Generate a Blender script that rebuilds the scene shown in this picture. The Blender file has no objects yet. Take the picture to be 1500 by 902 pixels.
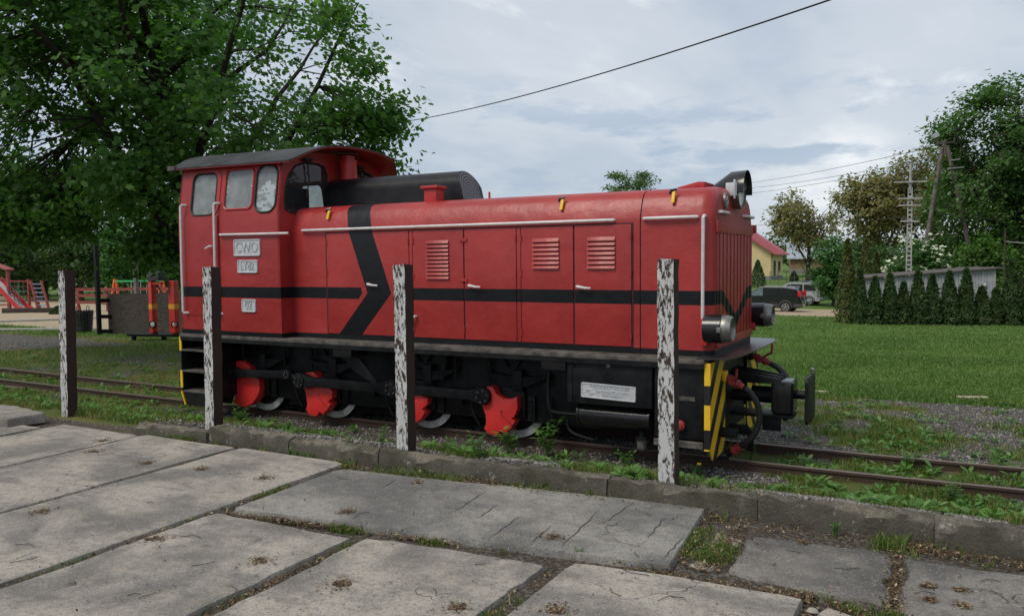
import bpy, bmesh, math, random
import numpy as np
from mathutils import Vector, Matrix
R_ = math.radians
random.seed(7)
SC = bpy.context.scene
COL = SC.collection

# ------------------------------------------------------------------ camera
FPX, YAW, PITCH, ROLL, CAMH = 1182.87, R_(28.47276), R_(3.52737), R_(-0.59865), 2.0
fw = Vector((-math.sin(YAW)*math.cos(PITCH), math.cos(YAW)*math.cos(PITCH), -math.sin(PITCH)))
r0 = Vector((math.cos(YAW), math.sin(YAW), 0)); u0 = r0.cross(fw)
rt = r0*math.cos(ROLL) + u0*math.sin(ROLL); up = -r0*math.sin(ROLL) + u0*math.cos(ROLL)
cam_d = bpy.data.cameras.new('camera'); cam = bpy.data.objects.new('camera', cam_d); COL.objects.link(cam)
cam_d.sensor_fit = 'HORIZONTAL'; cam_d.sensor_width = 36; cam_d.lens = 36*FPX/1500
cam_d.clip_start = .05; cam_d.clip_end = 6000
cam.matrix_world = Matrix(((rt.x, up.x, -fw.x, 0), (rt.y, up.y, -fw.y, 0), (rt.z, up.z, -fw.z, CAMH), (0, 0, 0, 1)))
SC.camera = cam

# ------------------------------------------------------------------ sky, sun, exposure
SUN_EL, SUN_AZ = R_(52), R_(205)          # azimuth clockwise from +Y: behind the camera, a little to its left
wd = bpy.data.worlds.new('World'); SC.world = wd; wd.use_nodes = True
def build_sky():
    nt = wd.node_tree; nt.nodes.clear(); N = nt.nodes.new; L = nt.links.new
    out = N('ShaderNodeOutputWorld'); bg = N('ShaderNodeBackground'); L(bg.outputs[0], out.inputs[0])
    sky = N('ShaderNodeTexSky'); sky.sky_type = 'NISHITA'; sky.sun_disc = False
    sky.sun_elevation = SUN_EL; sky.sun_rotation = SUN_AZ
    tc = N('ShaderNodeTexCoord')
    sep = N('ShaderNodeSeparateXYZ'); L(tc.outputs['Generated'], sep.inputs[0])
    def m(op, a, b=None, c=None, clamp=False):
        n = N('ShaderNodeMath'); n.operation = op; n.use_clamp = clamp
        for i, x in enumerate((a, b, c)):
            if x is None: continue
            if isinstance(x, (int, float)): n.inputs[i].default_value = x
            else: L(x, n.inputs[i])
        return n.outputs[0]
    z = m('MAXIMUM', sep.outputs[2], 0.0)
    den = m('ADD', z, 0.16)
    comb = N('ShaderNodeCombineXYZ')
    L(m('DIVIDE', sep.outputs[0], den), comb.inputs[0]); L(m('DIVIDE', sep.outputs[1], den), comb.inputs[1])
    def noise(scale, detail, rough, dist=0., off=0., stretch=(1, 1, 1)):
        mp = N('ShaderNodeMapping'); mp.inputs['Location'].default_value = (off, off*.7, 0)
        mp.inputs['Scale'].default_value = stretch
        mp.inputs['Rotation'].default_value = (0, 0, R_(28))
        L(comb.outputs[0], mp.inputs[0])
        n = N('ShaderNodeTexNoise'); n.inputs['Scale'].default_value = scale; n.inputs['Detail'].default_value = detail
        n.inputs['Roughness'].default_value = rough; n.inputs['Distortion'].default_value = dist
        L(mp.outputs[0], n.inputs['Vector']); return n.outputs[0]
    def ramp(x, stops):
        r = N('ShaderNodeValToRGB'); r.color_ramp.interpolation = 'EASE'
        e = r.color_ramp.elements
        while len(e) < len(stops): e.new(.5)
        for k, (p, c) in zip(e, stops): k.position = p; k.color = (*c, 1)
        L(x, r.inputs[0]); return r.outputs[0]
    def mix(f, a, b):
        n = N('ShaderNodeMix'); n.data_type = 'RGBA'
        if isinstance(f, float): n.inputs[0].default_value = f
        else: L(f, n.inputs[0])
        for s, x in ((6, a), (7, b)):
            if isinstance(x, tuple): n.inputs[s].default_value = (*x, 1)
            else: L(x, n.inputs[s])
        return n.outputs[2]
    # grey stratus deck: large soft bands with brighter thin patches
    deck = ramp(noise(.85, 8, .55, .3, 3.1, (1, .5, 1)),
                [(.30, (3.0, 3.6, 4.4)), (.43, (4.1, 4.65, 5.4)), (.56, (5.1, 5.55, 6.1)), (.70, (7.0, 7.25, 7.5))])
    # bright ragged tears
    tear = m('MULTIPLY', m('SUBTRACT', noise(1.3, 9, .6, .35, 17.7, (1, .5, 1)), .575, clamp=True), 6.5, clamp=True)
    c = mix(tear, deck, (8.6, 8.7, 8.6))
    # small blue-grey cumulus low over the horizon
    az = N('ShaderNodeCombineXYZ')
    hyp = m('SQRT', m('ADD', m('POWER', sep.outputs[0], 2.), m('POWER', sep.outputs[1], 2.)))
    L(m('DIVIDE', sep.outputs[0], hyp), az.inputs[0]); L(m('DIVIDE', sep.outputs[1], hyp), az.inputs[1])
    L(m('MULTIPLY', sep.outputs[2], 3.6), az.inputs[2])
    pn = N('ShaderNodeTexNoise'); pn.inputs['Scale'].default_value = 7.5; pn.inputs['Detail'].default_value = 9
    pn.inputs['Roughness'].default_value = .58; L(az.outputs[0], pn.inputs['Vector'])
    puff = m('MULTIPLY', m('SUBTRACT', pn.outputs[0], .505, clamp=True), 9., clamp=True)
    band = m('SUBTRACT', 1., m('MULTIPLY', m('ABSOLUTE', m('SUBTRACT', sep.outputs[2], .125)), 10.), clamp=True)
    band = m('POWER', band, .6)
    c = mix(m('MULTIPLY', m('MULTIPLY', puff, band), .9), c, (3.3, 4.05, 5.1))
    # clear sky between keeps the Nishita colour
    c = mix(.90, sky.outputs[0], c)
    L(c, bg.inputs[0]); bg.inputs[1].default_value = 0.092
build_sky()
sd = bpy.data.lights.new('sun', 'SUN'); sd.energy = 1.5; sd.angle = R_(22); sd.color = (1, .93, .82)
sun = bpy.data.objects.new('sun', sd); COL.objects.link(sun)
sun_dir = Vector((math.sin(SUN_AZ)*math.cos(SUN_EL), math.cos(SUN_AZ)*math.cos(SUN_EL), math.sin(SUN_EL)))
sun.rotation_euler = sun_dir.to_track_quat('Z', 'Y').to_euler(); sun.location = (0, -10, 30)
vs = SC.view_settings; vs.view_transform = 'Standard'; vs.look = 'None'; vs.gamma = 1; vs.exposure = 0.46; vs.use_curve_mapping = False

# ------------------------------------------------------------------ numeric helpers
def ray(u, v): return fw + rt*((u-750)/FPX) - up*((v-451)/FPX)
def atY(u, v, Y): d = ray(u, v); return Vector((0, 0, CAMH)) + d*(Y/d.y)
def atZ(u, v, Z): d = ray(u, v); return Vector((0, 0, CAMH)) + d*((Z-CAMH)/d.z)
def atD(u, v, D): return Vector((0, 0, CAMH)) + ray(u, v)*D          # D = depth along the view axis

def vnoise(x, y, seed=0):
    x = np.asarray(x, float); y = np.asarray(y, float)
    xi = np.floor(x).astype(np.int64); yi = np.floor(y).astype(np.int64); xf = x-xi; yf = y-yi
    def h(a, b):
        n = (a*374761393 + b*668265263 + seed*974711) & 0x7fffffff
        n = (n ^ (n >> 13))*1274126177 & 0x7fffffff
        return ((n ^ (n >> 16)) & 0xffff)/65535.
    sx = xf*xf*(3-2*xf); sy = yf*yf*(3-2*yf)
    return (h(xi, yi)*(1-sx)+h(xi+1, yi)*sx)*(1-sy) + (h(xi, yi+1)*(1-sx)+h(xi+1, yi+1)*sx)*sy
def fbm(x, y, seed=0, o=4):
    s = 0; a = .5; t = 0
    for k in range(o):
        s = s + a*vnoise(np.asarray(x)*2**k, np.asarray(y)*2**k, seed+k*17); t += a; a *= .5
    return s/t
def sst(a, b, x): t = np.clip((np.asarray(x, float)-a)/(b-a), 0, 1); return t*t*(3-2*t)

KERB_END = -7.15
def gz(x, y):
    x = np.asarray(x, float); y = np.asarray(y, float)
    z = np.where(y < 5.32, .285, .285)
    top = np.where(x > KERB_END, .385, .315)
    z = np.where(y > 5.32, top, z)
    t = np.clip((y-5.55)/(7.35-5.55), 0, 1); z = z + t*(-.10 - z)*(y > 5.32)
    z = z - .033*np.clip(y-11, 0, 49) + .03*np.clip(y-63, 0, 24)
    return z + (fbm(x*1.3, y*1.3, 5, 3)-.5)*.05*(y > 5.45)
def gzs(x, y): return float(gz(x, y))
def ground(u, v):
    d = ray(u, v); t = 4.0
    while t < 900:
        p = Vector((0, 0, CAMH)) + d*t
        if p.z < gzs(p.x, p.y): break
        t *= 1.003
    p.z = gzs(p.x, p.y); return p

# ------------------------------------------------------------------ mesh helpers
class MB:
    def __init__(s): s.v = []; s.f = []
    def add(s, vs, fs):
        o = len(s.v); s.v += [tuple(q) for q in vs]; s.f += [tuple(i+o for i in f) for f in fs]; return s
    def box(s, x0, x1, y0, y1, z0, z1):
        return s.add([(x0,y0,z0),(x1,y0,z0),(x1,y1,z0),(x0,y1,z0),(x0,y0,z1),(x1,y0,z1),(x1,y1,z1),(x0,y1,z1)],
                     [(0,3,2,1),(4,5,6,7),(0,1,5,4),(1,2,6,5),(2,3,7,6),(3,0,4,7)])
    def beam(s, a, b, w, h, upv=(0, 0, 1)):
        a = Vector(a); b = Vector(b); d = (b-a).normalized(); U = Vector(upv)
        if abs(d.dot(U)) > .98: U = Vector((0, 1, 0))
        sd = d.cross(U).normalized(); U = sd.cross(d)
        vs = []
        for p in (a, b):
            for i, j in ((-1,-1),(1,-1),(1,1),(-1,1)): vs.append(p + sd*(i*w/2) + U*(j*h/2))
        return s.add(vs, [(0,1,2,3),(7,6,5,4),(0,4,5,1),(1,5,6,2),(2,6,7,3),(3,7,4,0)])
    def prism(s, poly, fn, d0, d1):
        n = len(poly); vs = [fn(a, b, d0) for a, b in poly] + [fn(a, b, d1) for a, b in poly]
        fs = [tuple(range(n)), tuple(range(2*n-1, n-1, -1))] + [(i, i+n, (i+1) % n + n, (i+1) % n) for i in range(n)]
        return s.add(vs, fs)
    def xz(s, poly, y0, y1): return s.prism(poly, lambda a, b, d: (a, d, b), y0, y1)
    def yz(s, poly, x0, x1): return s.prism(poly, lambda a, b, d: (d, a, b), x0, x1)
    def tube(s, pts, r, n=8, cap=True):
        pts = [Vector(p) for p in pts]; rs = r if isinstance(r, (list, tuple)) else [r]*len(pts)
        t0 = (pts[1]-pts[0]).normalized(); ref = Vector((0,0,1)) if abs(t0.z) < .9 else Vector((1,0,0))
        A = t0.cross(ref).normalized(); vs = []
        for i, p in enumerate(pts):
            t = (pts[min(i+1, len(pts)-1)]-pts[max(i-1, 0)]).normalized()
            A = (A - t*A.dot(t)).normalized(); B = t.cross(A)
            for k in range(n):
                a = 2*math.pi*k/n; vs.append(p + (A*math.cos(a)+B*math.sin(a))*rs[i])
        fs = [(i*n+k, i*n+(k+1) % n, (i+1)*n+(k+1) % n, (i+1)*n+k) for i in range(len(pts)-1) for k in range(n)]
        if cap: fs += [tuple(range(n-1, -1, -1)), tuple(range((len(pts)-1)*n, len(pts)*n))]
        return s.add(vs, fs)
    def lathe(s, o, ax, prof, n=16):
        o = Vector(o); ax = Vector(ax).normalized(); return s.tube_prof(o, ax, prof, n)
    def tube_prof(s, o, ax, prof, n):
        ref = Vector((0,0,1)) if abs(ax.z) < .9 else Vector((1,0,0)); A = ax.cross(ref).normalized(); B = ax.cross(A); vs = []
        for t, r in prof:
            for k in range(n):
                a = 2*math.pi*k/n; vs.append(o + ax*t + (A*math.cos(a)+B*math.sin(a))*max(r, 1e-4))
        m = len(prof)
        fs = [(i*n+k, i*n+(k+1) % n, (i+1)*n+(k+1) % n, (i+1)*n+k) for i in range(m-1) for k in range(n)]
        fs += [tuple(range(n-1, -1, -1)), tuple(range((m-1)*n, m*n))]
        return s.add(vs, fs)
    def build(s, name, mat, parent=None, bevel=0, ang=35, seg=2):
        me = bpy.data.meshes.new(name); off = Vector((0, 0, 0)); rootp = parent
        while rootp is not None and rootp.parent is not None: rootp = rootp.parent
        if rootp is not None: off = rootp.location
        me.from_pydata([(x-off.x, y-off.y, z-off.z) for x, y, z in s.v], [], s.f)
        bm = bmesh.new(); bm.from_mesh(me); bmesh.ops.recalc_face_normals(bm, faces=bm.faces)
        if bevel:
            es = [e for e in bm.edges if len(e.link_faces) == 2 and e.calc_face_angle(0) > R_(38)]
            if es: bmesh.ops.bevel(bm, geom=es, offset=bevel, segments=seg, affect='EDGES', profile=.6, clamp_overlap=True)
        bm.to_mesh(me); bm.free()
        for p in me.polygons: p.use_smooth = True
        me.set_sharp_from_angle(angle=R_(ang))
        me.materials.append(mat)
        o = bpy.data.objects.new(name, me); COL.objects.link(o)
        if parent is not None: o.parent = parent
        return o
def tag(o, label, cat, group=None, kind=None):
    if label: o['label'] = label
    if cat: o['category'] = cat
    if group: o['group'] = group
    if kind: o['kind'] = kind
    return o
def empty(name, loc, label, cat, group=None):
    o = bpy.data.objects.new(name, None); COL.objects.link(o); o.location = loc; o.empty_display_size = .3
    return tag(o, label, cat, group)
def copy_tree(o, parent=None):
    c = o.copy(); COL.objects.link(c)
    if parent is not None: c.parent = parent
    for ch in list(o.children): copy_tree(ch, c)
    return c
def np_mesh(name, V, loops, counts, mat, parent=None):
    me = bpy.data.meshes.new(name); V = np.asarray(V, np.float32); loops = np.asarray(loops, np.int32).ravel(); counts = np.asarray(counts, np.int32)
    me.vertices.add(len(V)); me.vertices.foreach_set('co', V.ravel())
    me.loops.add(len(loops)); me.loops.foreach_set('vertex_index', loops)
    me.polygons.add(len(counts)); st = np.zeros(len(counts), np.int32); st[1:] = np.cumsum(counts)[:-1]
    me.polygons.foreach_set('loop_start', st)
    me.update(calc_edges=True); me.validate(); me.materials.append(mat)
    o = bpy.data.objects.new(name, me); COL.objects.link(o)
    if parent is not None: o.parent = parent
    return o
def leaf_cloud(P, Nn, size, tmpl, rs, tdir=None):
    """copies of a flat leaf template (k,2) at points P with normals Nn; returns verts, loops, counts"""
    n = len(P); k = len(tmpl)
    Nn = Nn/np.linalg.norm(Nn, axis=1, keepdims=True)
    T = rs.normal(size=(n, 3)) if tdir is None else tdir + rs.normal(size=(n, 3))*.35
    T -= Nn*np.sum(T*Nn, 1, keepdims=True); T /= np.linalg.norm(T, axis=1, keepdims=True)+1e-9
    B = np.cross(Nn, T); t = np.asarray(tmpl); sz = np.asarray(size).reshape(-1, 1, 1)
    V = P[:, None, :] + sz*(t[None, :, 0:1]*T[:, None, :] + t[None, :, 1:2]*B[:, None, :])
    if t.shape[1] > 2: V += sz*t[None, :, 2:3]*Nn[:, None, :]
    return V.reshape(-1, 3), np.arange(n*k), np.full(n, k)

# ------------------------------------------------------------------ material helpers
class NT:
    def __init__(s, name):
        s.mat = bpy.data.materials.new(name); s.mat.use_nodes = True; s.t = s.mat.node_tree; s.t.nodes.clear()
        s.out = s.N('ShaderNodeOutputMaterial'); s.b = s.N('ShaderNodeBsdfPrincipled'); s.L(s.b.outputs[0], s.out.inputs[0])
        s._pos = None
    def N(s, k): return s.t.nodes.new(k)
    def L(s, a, b): s.t.links.new(a, b)
    def put(s, sock, x):
        if isinstance(x, (int, float)): sock.default_value = x
        elif isinstance(x, tuple): sock.default_value = (*x, 1) if len(sock.default_value) == 4 and len(x) == 3 else x
        else: s.L(x, sock)
    def m(s, op, a, b=None, clamp=False):
        n = s.N('ShaderNodeMath'); n.operation = op; n.use_clamp = clamp; s.put(n.inputs[0], a)
        if b is not None: s.put(n.inputs[1], b)
        return n.outputs[0]
    def obj(s): return s.N('ShaderNodeTexCoord').outputs['Object']
    def pos(s):
        if s._pos is None: s._pos = s.N('ShaderNodeNewGeometry').outputs['Position']
        return s._pos
    def xyz(s, vec): n = s.N('ShaderNodeSeparateXYZ'); s.L(vec, n.inputs[0]); return n.outputs
    def map(s, vec, scale=(1,1,1), loc=(0,0,0), rot=(0,0,0)):
        n = s.N('ShaderNodeMapping'); s.L(vec, n.inputs[0]); n.inputs['Scale'].default_value = scale
        n.inputs['Location'].default_value = loc; n.inputs['Rotation'].default_value = rot; return n.outputs[0]
    def noise(s, vec, scale, detail=4, rough=.55, dist=0.):
        n = s.N('ShaderNodeTexNoise'); s.L(vec, n.inputs['Vector']); n.inputs['Scale'].default_value = scale
        n.inputs['Detail'].default_value = detail; n.inputs['Roughness'].default_value = rough; n.inputs['Distortion'].default_value = dist
        return n.outputs[0]
    def vor(s, vec, scale, feat='F1', out='Distance'):
        n = s.N('ShaderNodeTexVoronoi'); n.feature = feat; s.L(vec, n.inputs['Vector']); n.inputs['Scale'].default_value = scale
        return n.outputs[out]
    def step(s, x, lo, hi):
        n = s.N('ShaderNodeMapRange'); n.interpolation_type = 'SMOOTHSTEP'; s.put(n.inputs[0], x)
        n.inputs[1].default_value = lo; n.inputs[2].default_value = hi; return n.outputs[0]
    def mix(s, f, a, b, mode='MIX'):
        n = s.N('ShaderNodeMix'); n.data_type = 'RGBA'; n.blend_type = mode; s.put(n.inputs[0], f); s.put(n.inputs[6], a); s.put(n.inputs[7], b)
        return n.outputs[2]
    def bump(s, h, strength=.3, dist=.01, nrm=None):
        n = s.N('ShaderNodeBump'); n.inputs['Strength'].default_value = strength; n.inputs['Distance'].default_value = dist
        s.L(h, n.inputs['Height'])
        if nrm is not None: s.L(nrm, n.inputs['Normal'])
        return n.outputs[0]
    def fin(s, col=None, rough=None, metal=None, nrm=None, spec=None, coat=None):
        if col is not None: s.put(s.b.inputs['Base Color'], col)
        if rough is not None: s.put(s.b.inputs['Roughness'], rough)
        if metal is not None: s.put(s.b.inputs['Metallic'], metal)
        if nrm is not None: s.L(nrm, s.b.inputs['Normal'])
        if spec is not None: s.put(s.b.inputs['Specular IOR Level'], spec)
        if coat is not None: s.put(s.b.inputs['Coat Weight'], coat)
        return s.mat
def sc(c, k): return tuple(min(1, x*k) for x in c)
def simple(name, col, rough=.6, metal=0., var=.2, scale=6., col2=None, bump=.15, bscale=40., bdist=.004, spec=.5, coat=None):
    t = NT(name); o = t.obj(); n = t.step(t.noise(o, scale, 5, .6), .3, .7)
    c = t.mix(n, sc(col, 1-var), col2 if col2 else sc(col, 1+var))
    return t.fin(c, rough, metal, t.bump(t.noise(o, bscale, 4), bump, bdist), spec, coat)

RED = (.43, .026, .028); BLACKP = (.011, .012, .014)
def red_paint():
    t = NT('red_locomotive_paint'); p = t.pos(); X, Y, Z = t.xyz(p)
    n1 = t.noise(p, 1.6, 5, .6); n2 = t.noise(p, 14, 5, .65)
    red = t.mix(t.step(n1, .3, .7), (.29, .019, .018), (.375, .030, .027))
    red = t.mix(t.m('MULTIPLY', t.step(n2, .52, .75), .35), red, (.39, .045, .042))
    # dust and drip streaks
    st = t.noise(t.map(p, (9, 9, .6)), 1.0, 4, .6)
    red = t.mix(t.m('MULTIPLY', t.step(st, .55, .8), .25), red, (.24, .02, .02))
    # black stripe and chevron (flat paint)
    zc = 1.61
    dz = t.m('SUBTRACT', Z, zc)
    upv = t.m('MULTIPLY', t.m('MAXIMUM', dz, 0.), .364); dn = t.m('MULTIPLY', t.m('MAXIMUM', t.m('MULTIPLY', dz, -1.), 0.), .89)
    xc = t.m('SUBTRACT', t.m('SUBTRACT', -5.80, upv), dn)
    dx = t.m('SUBTRACT', X, xc)
    side = t.m('LESS_THAN', X, -2.02)
    chev = t.m('MULTIPLY', t.m('LESS_THAN', t.m('ABSOLUTE', dx), .172), t.m('GREATER_THAN', X, -7.0))
    chev = t.m('MULTIPLY', chev, t.m('LESS_THAN', Z, 2.675))
    # bar on the side, cut clear of the chevron; on the nose it dips into a V
    ay = t.m('ABSOLUTE', t.m('SUBTRACT', Y, 8.34))
    drop = t.m('MULTIPLY', t.m('SUBTRACT', .55, ay, clamp=True), .50)
    drop = t.m('MULTIPLY', drop, t.m('SUBTRACT', 1., side))
    zb = t.m('ADD', Z, drop)
    bar = t.m('LESS_THAN', t.m('ABSOLUTE', t.m('SUBTRACT', zb, 1.607)), .068)
    clear = t.m('GREATER_THAN', t.m('ABSOLUTE', dx), .245)
    bar = t.m('MULTIPLY', bar, t.m('MAXIMUM', clear, t.m('SUBTRACT', 1., side)))
    foot = t.m('LESS_THAN', Z, 1.113)
    blk = t.m('MAXIMUM', t.m('MAXIMUM', chev, bar), foot)
    c = t.mix(blk, red, t.mix(n2, (.006, .007, .009), (.012, .013, .015)))
    h = t.m('ADD', t.m('MULTIPLY', t.noise(p, 2.6, 3, .5), .8), t.m('MULTIPLY', t.noise(p, 30, 3, .6), .07))
    rough = t.m('ADD', .30, t.m('MULTIPLY', n2, .22))
    return t.fin(c, rough, 0., t.bump(h, .75, .03), t.m('SUBTRACT', .5, t.m('MULTIPLY', blk, .28)))
M = {}
M['red'] = red_paint()
M['redplain'] = simple('plain_red_paint', (.44, .027, .028), .38, var=.12, scale=9, bump=.12, bscale=25)
M['redcw'] = simple('crank_red_paint', (.62, .03, .028), .42, var=.08, scale=6, bump=.1)
M['redold'] = simple('weathered_red_valve', (.30, .03, .03), .5, var=.3, scale=18, bump=.4, bscale=60)
M['frame'] = simple('black_frame_paint', (.006, .0065, .008), .5, var=.4, scale=7, col2=(.014, .014, .015), bump=.25, bscale=45, spec=.22)
M['dusty'] = simple('dusty_black_plate', (.055, .05, .046), .75, var=.4, scale=9, col2=(.13, .115, .10), bump=.5, bscale=90)
M['blackgloss'] = simple('glossy_black_paint', (.012, .012, .013), .22, var=.3, scale=6, bump=.2, bscale=9)
M['duct'] = simple('matt_black_duct', (.009, .010, .012), .42, var=.4, scale=5, col2=(.018, .018, .022), bump=.3, bscale=12, spec=.25)
M['rubber'] = simple('black_rubber', (.012, .012, .012), .6, var=.2, bump=.1)
M['white'] = simple('white_rail_paint', (.62, .58, .57), .4, var=.1, scale=14, bump=.1)
M['silver'] = simple('silver_painted_casting', (.55, .56, .58), .45, .25, var=.12, scale=20, bump=.15, bscale=80)
M['steel'] = simple('dull_steel_rim', (.24, .235, .215), .42, .7, var=.25, scale=15)
M['tyre_white'] = simple('whitewashed_wheel_rim', (.42, .42, .41), .55, .1, var=.25, scale=9, bump=.2)
M['yellow'] = simple('yellow_paint', (.80, .50, .02), .45, var=.08, scale=12, bump=.1)
M['roofblk'] = simple('tarred_roof_sheet', (.030, .031, .034), .5, var=.35, scale=3, col2=(.06, .06, .065), bump=.35, bscale=7, bdist=.012)
M['tan'] = simple('grey_timber', (.20, .165, .125), .8, var=.3, scale=10, bump=.4)
def hazard():
    t = NT('hazard_striped_paint'); p = t.pos(); X, Y, Z = t.xyz(p)
    ay = t.m('SUBTRACT', 1.05, t.m('ABSOLUTE', t.m('SUBTRACT', Y, 8.34)))
    f = t.m('SUBTRACT', Z, t.m('MULTIPLY', ay, 1.12))
    fr = t.m('FRACT', t.m('DIVIDE', t.m('ADD', f, 2.0 - .375 + .02), .41))
    y = t.m('LESS_THAN', fr, .56)
    y = t.m('MULTIPLY', y, t.m('LESS_THAN', ay, .56))
    n = t.noise(p, 12, 5, .6)
    yel = t.mix(n, (.70, .40, .015), (.86, .55, .03))
    yel = t.mix(t.step(t.noise(p, 30, 4, .7), .66, .72), yel, (.03, .03, .03))
    return t.fin(t.mix(y, t.mix(n, (.008, .008, .009), (.02, .02, .02)), yel), .4, 0., t.bump(n, .15, .005))
M['hazard'] = hazard()
def glass(name, haze, col=(.30, .33, .34), dark=0.):
    t = NT(name); t.t.nodes.remove(t.b)
    lw_ = t.N('ShaderNodeLayerWeight'); lw_.inputs[0].default_value = .5; refl = t.m('ADD', .05, t.m('MULTIPLY', t.m('POWER', lw_.outputs['Facing'], 4.), .9), clamp=True)
    gl = t.N('ShaderNodeBsdfGlossy'); gl.inputs['Roughness'].default_value = .02
    tr = t.N('ShaderNodeBsdfTransparent'); tr.inputs[0].default_value = (.86-dark, .89-dark, .87-dark, 1)
    df = t.N('ShaderNodeBsdfDiffuse'); df.inputs[0].default_value = (*col, 1)
    n = t.step(t.noise(t.obj(), 5, 5, .6), .25, .8)
    m0 = t.N('ShaderNodeMixShader'); t.L(t.m('ADD', haze*.7, t.m('MULTIPLY', n, haze*.6)), m0.inputs[0]); t.L(tr.outputs[0], m0.inputs[1]); t.L(df.outputs[0], m0.inputs[2])
    m1 = t.N('ShaderNodeMixShader'); t.L(refl, m1.inputs[0]); t.L(m0.outputs[0], m1.inputs[1]); t.L(gl.outputs[0], m1.inputs[2])
    t.L(m1.outputs[0], t.out.inputs[0]); return t.mat
M['glass'] = glass('dusty_window_glass', .45, (.48, .52, .53))
M['glassd'] = glass('dark_window_glass', .05, dark=.25)
M['lensb'] = simple('headlight_glass', (.66, .68, .66), .12, .0, var=.1, scale=20, bump=.3, bscale=70)
M['lens'] = simple('lamp_lens_glass', (.05, .065, .06), .18, .0, var=.2, scale=20, bump=.3, bscale=70)

# ------------------------------------------------------------------ ground
def zones(x, y):
    """how much grass (0..1), lawn, sand and dark soil covers the gravel base"""
    x = np.asarray(x, float); y = np.asarray(y, float)
    n1 = fbm(x*.55, y*.55, 31, 4); n2 = fbm(x*1.7, y*1.7, 47, 4)
    n = .55*n1+.45*n2
    wob = (fbm(x*.35, y*.35, 3, 3)-.5)
    right = sst(-3.2, -1.2, x); left = 1-sst(-8.6, -6.2, x)
    mid = (1-right)*(1-left)
    # behind the kerb and over the track: weedy gravel, thin in the middle, thicker at both ends
    g_track = sst(.57, .67, n)*mid + sst(.49, .60, n)*right + sst(.27, .40, n)*left
    yy = y+wob*1.6
    path = sst(10.7, 11.7, yy)*(1-sst(13.0, 13.25, y+wob*.7))
    shoulder = sst(9.2, 9.6, yy)*(1-sst(10.7, 11.7, yy))
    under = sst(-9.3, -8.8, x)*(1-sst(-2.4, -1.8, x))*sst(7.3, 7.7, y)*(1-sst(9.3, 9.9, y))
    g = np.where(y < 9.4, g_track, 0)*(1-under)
    g = np.maximum(g, shoulder*sst(.41, .53, n))
    g = np.maximum(g, path*sst(.54, .64, n)*.85)
    lx = 1-sst(-18, -14, x)                       # left yard: more grass, a gravel lane that bends away
    lane = sst(-2.2, -1.2, (y-12.6)+.16*(x+20))*(1-sst(.7, 1.7, (y-13.0)+.10*(x+20)))*sst(0, 1, -x-19.0+wob*4)
    strip = sst(8.9, 9.6, y)*(1-sst(16.2, 16.8, y))
    g = np.where(x < -14, np.maximum(g*(1-lx), lx*strip*(1-lane)*sst(.22, .40, n)), g)
    lawn = sst(12.98, 13.2, y+wob*.7)*sst(-18, -14, x)
    lawn = np.maximum(lawn, sst(15.2, 15.8, y)*lx)
    # playground sand, beyond a concrete edging
    dl = (y-17.2)+.10*(x+30)
    sand = lx*sst(0, .5, dl)*(1-sst(12, 14, y-17+.35*(x+36)))*(1-sst(-24.5, -22.5, x))
    # sandy car park and track far to the right
    park = sst(44.3, 45.3, y+wob*3)*(1-sst(56, 58, y))*sst(-30, -28, x)*(1-sst(-1.5, 0, x-(y-45)*.2))
    sand = np.maximum(sand, park); lawn = lawn*(1-sand)
    bed = y < 5.34; g = np.where(bed, 0, g); under = np.where(bed, 1.0, under)
    g = np.maximum(g*(1-sand), 0); dry = sst(.5, .68, fbm(x*.8+9, y*.8, 77, 3))
    return g*(1-lawn), lawn, sand, dry, under
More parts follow.
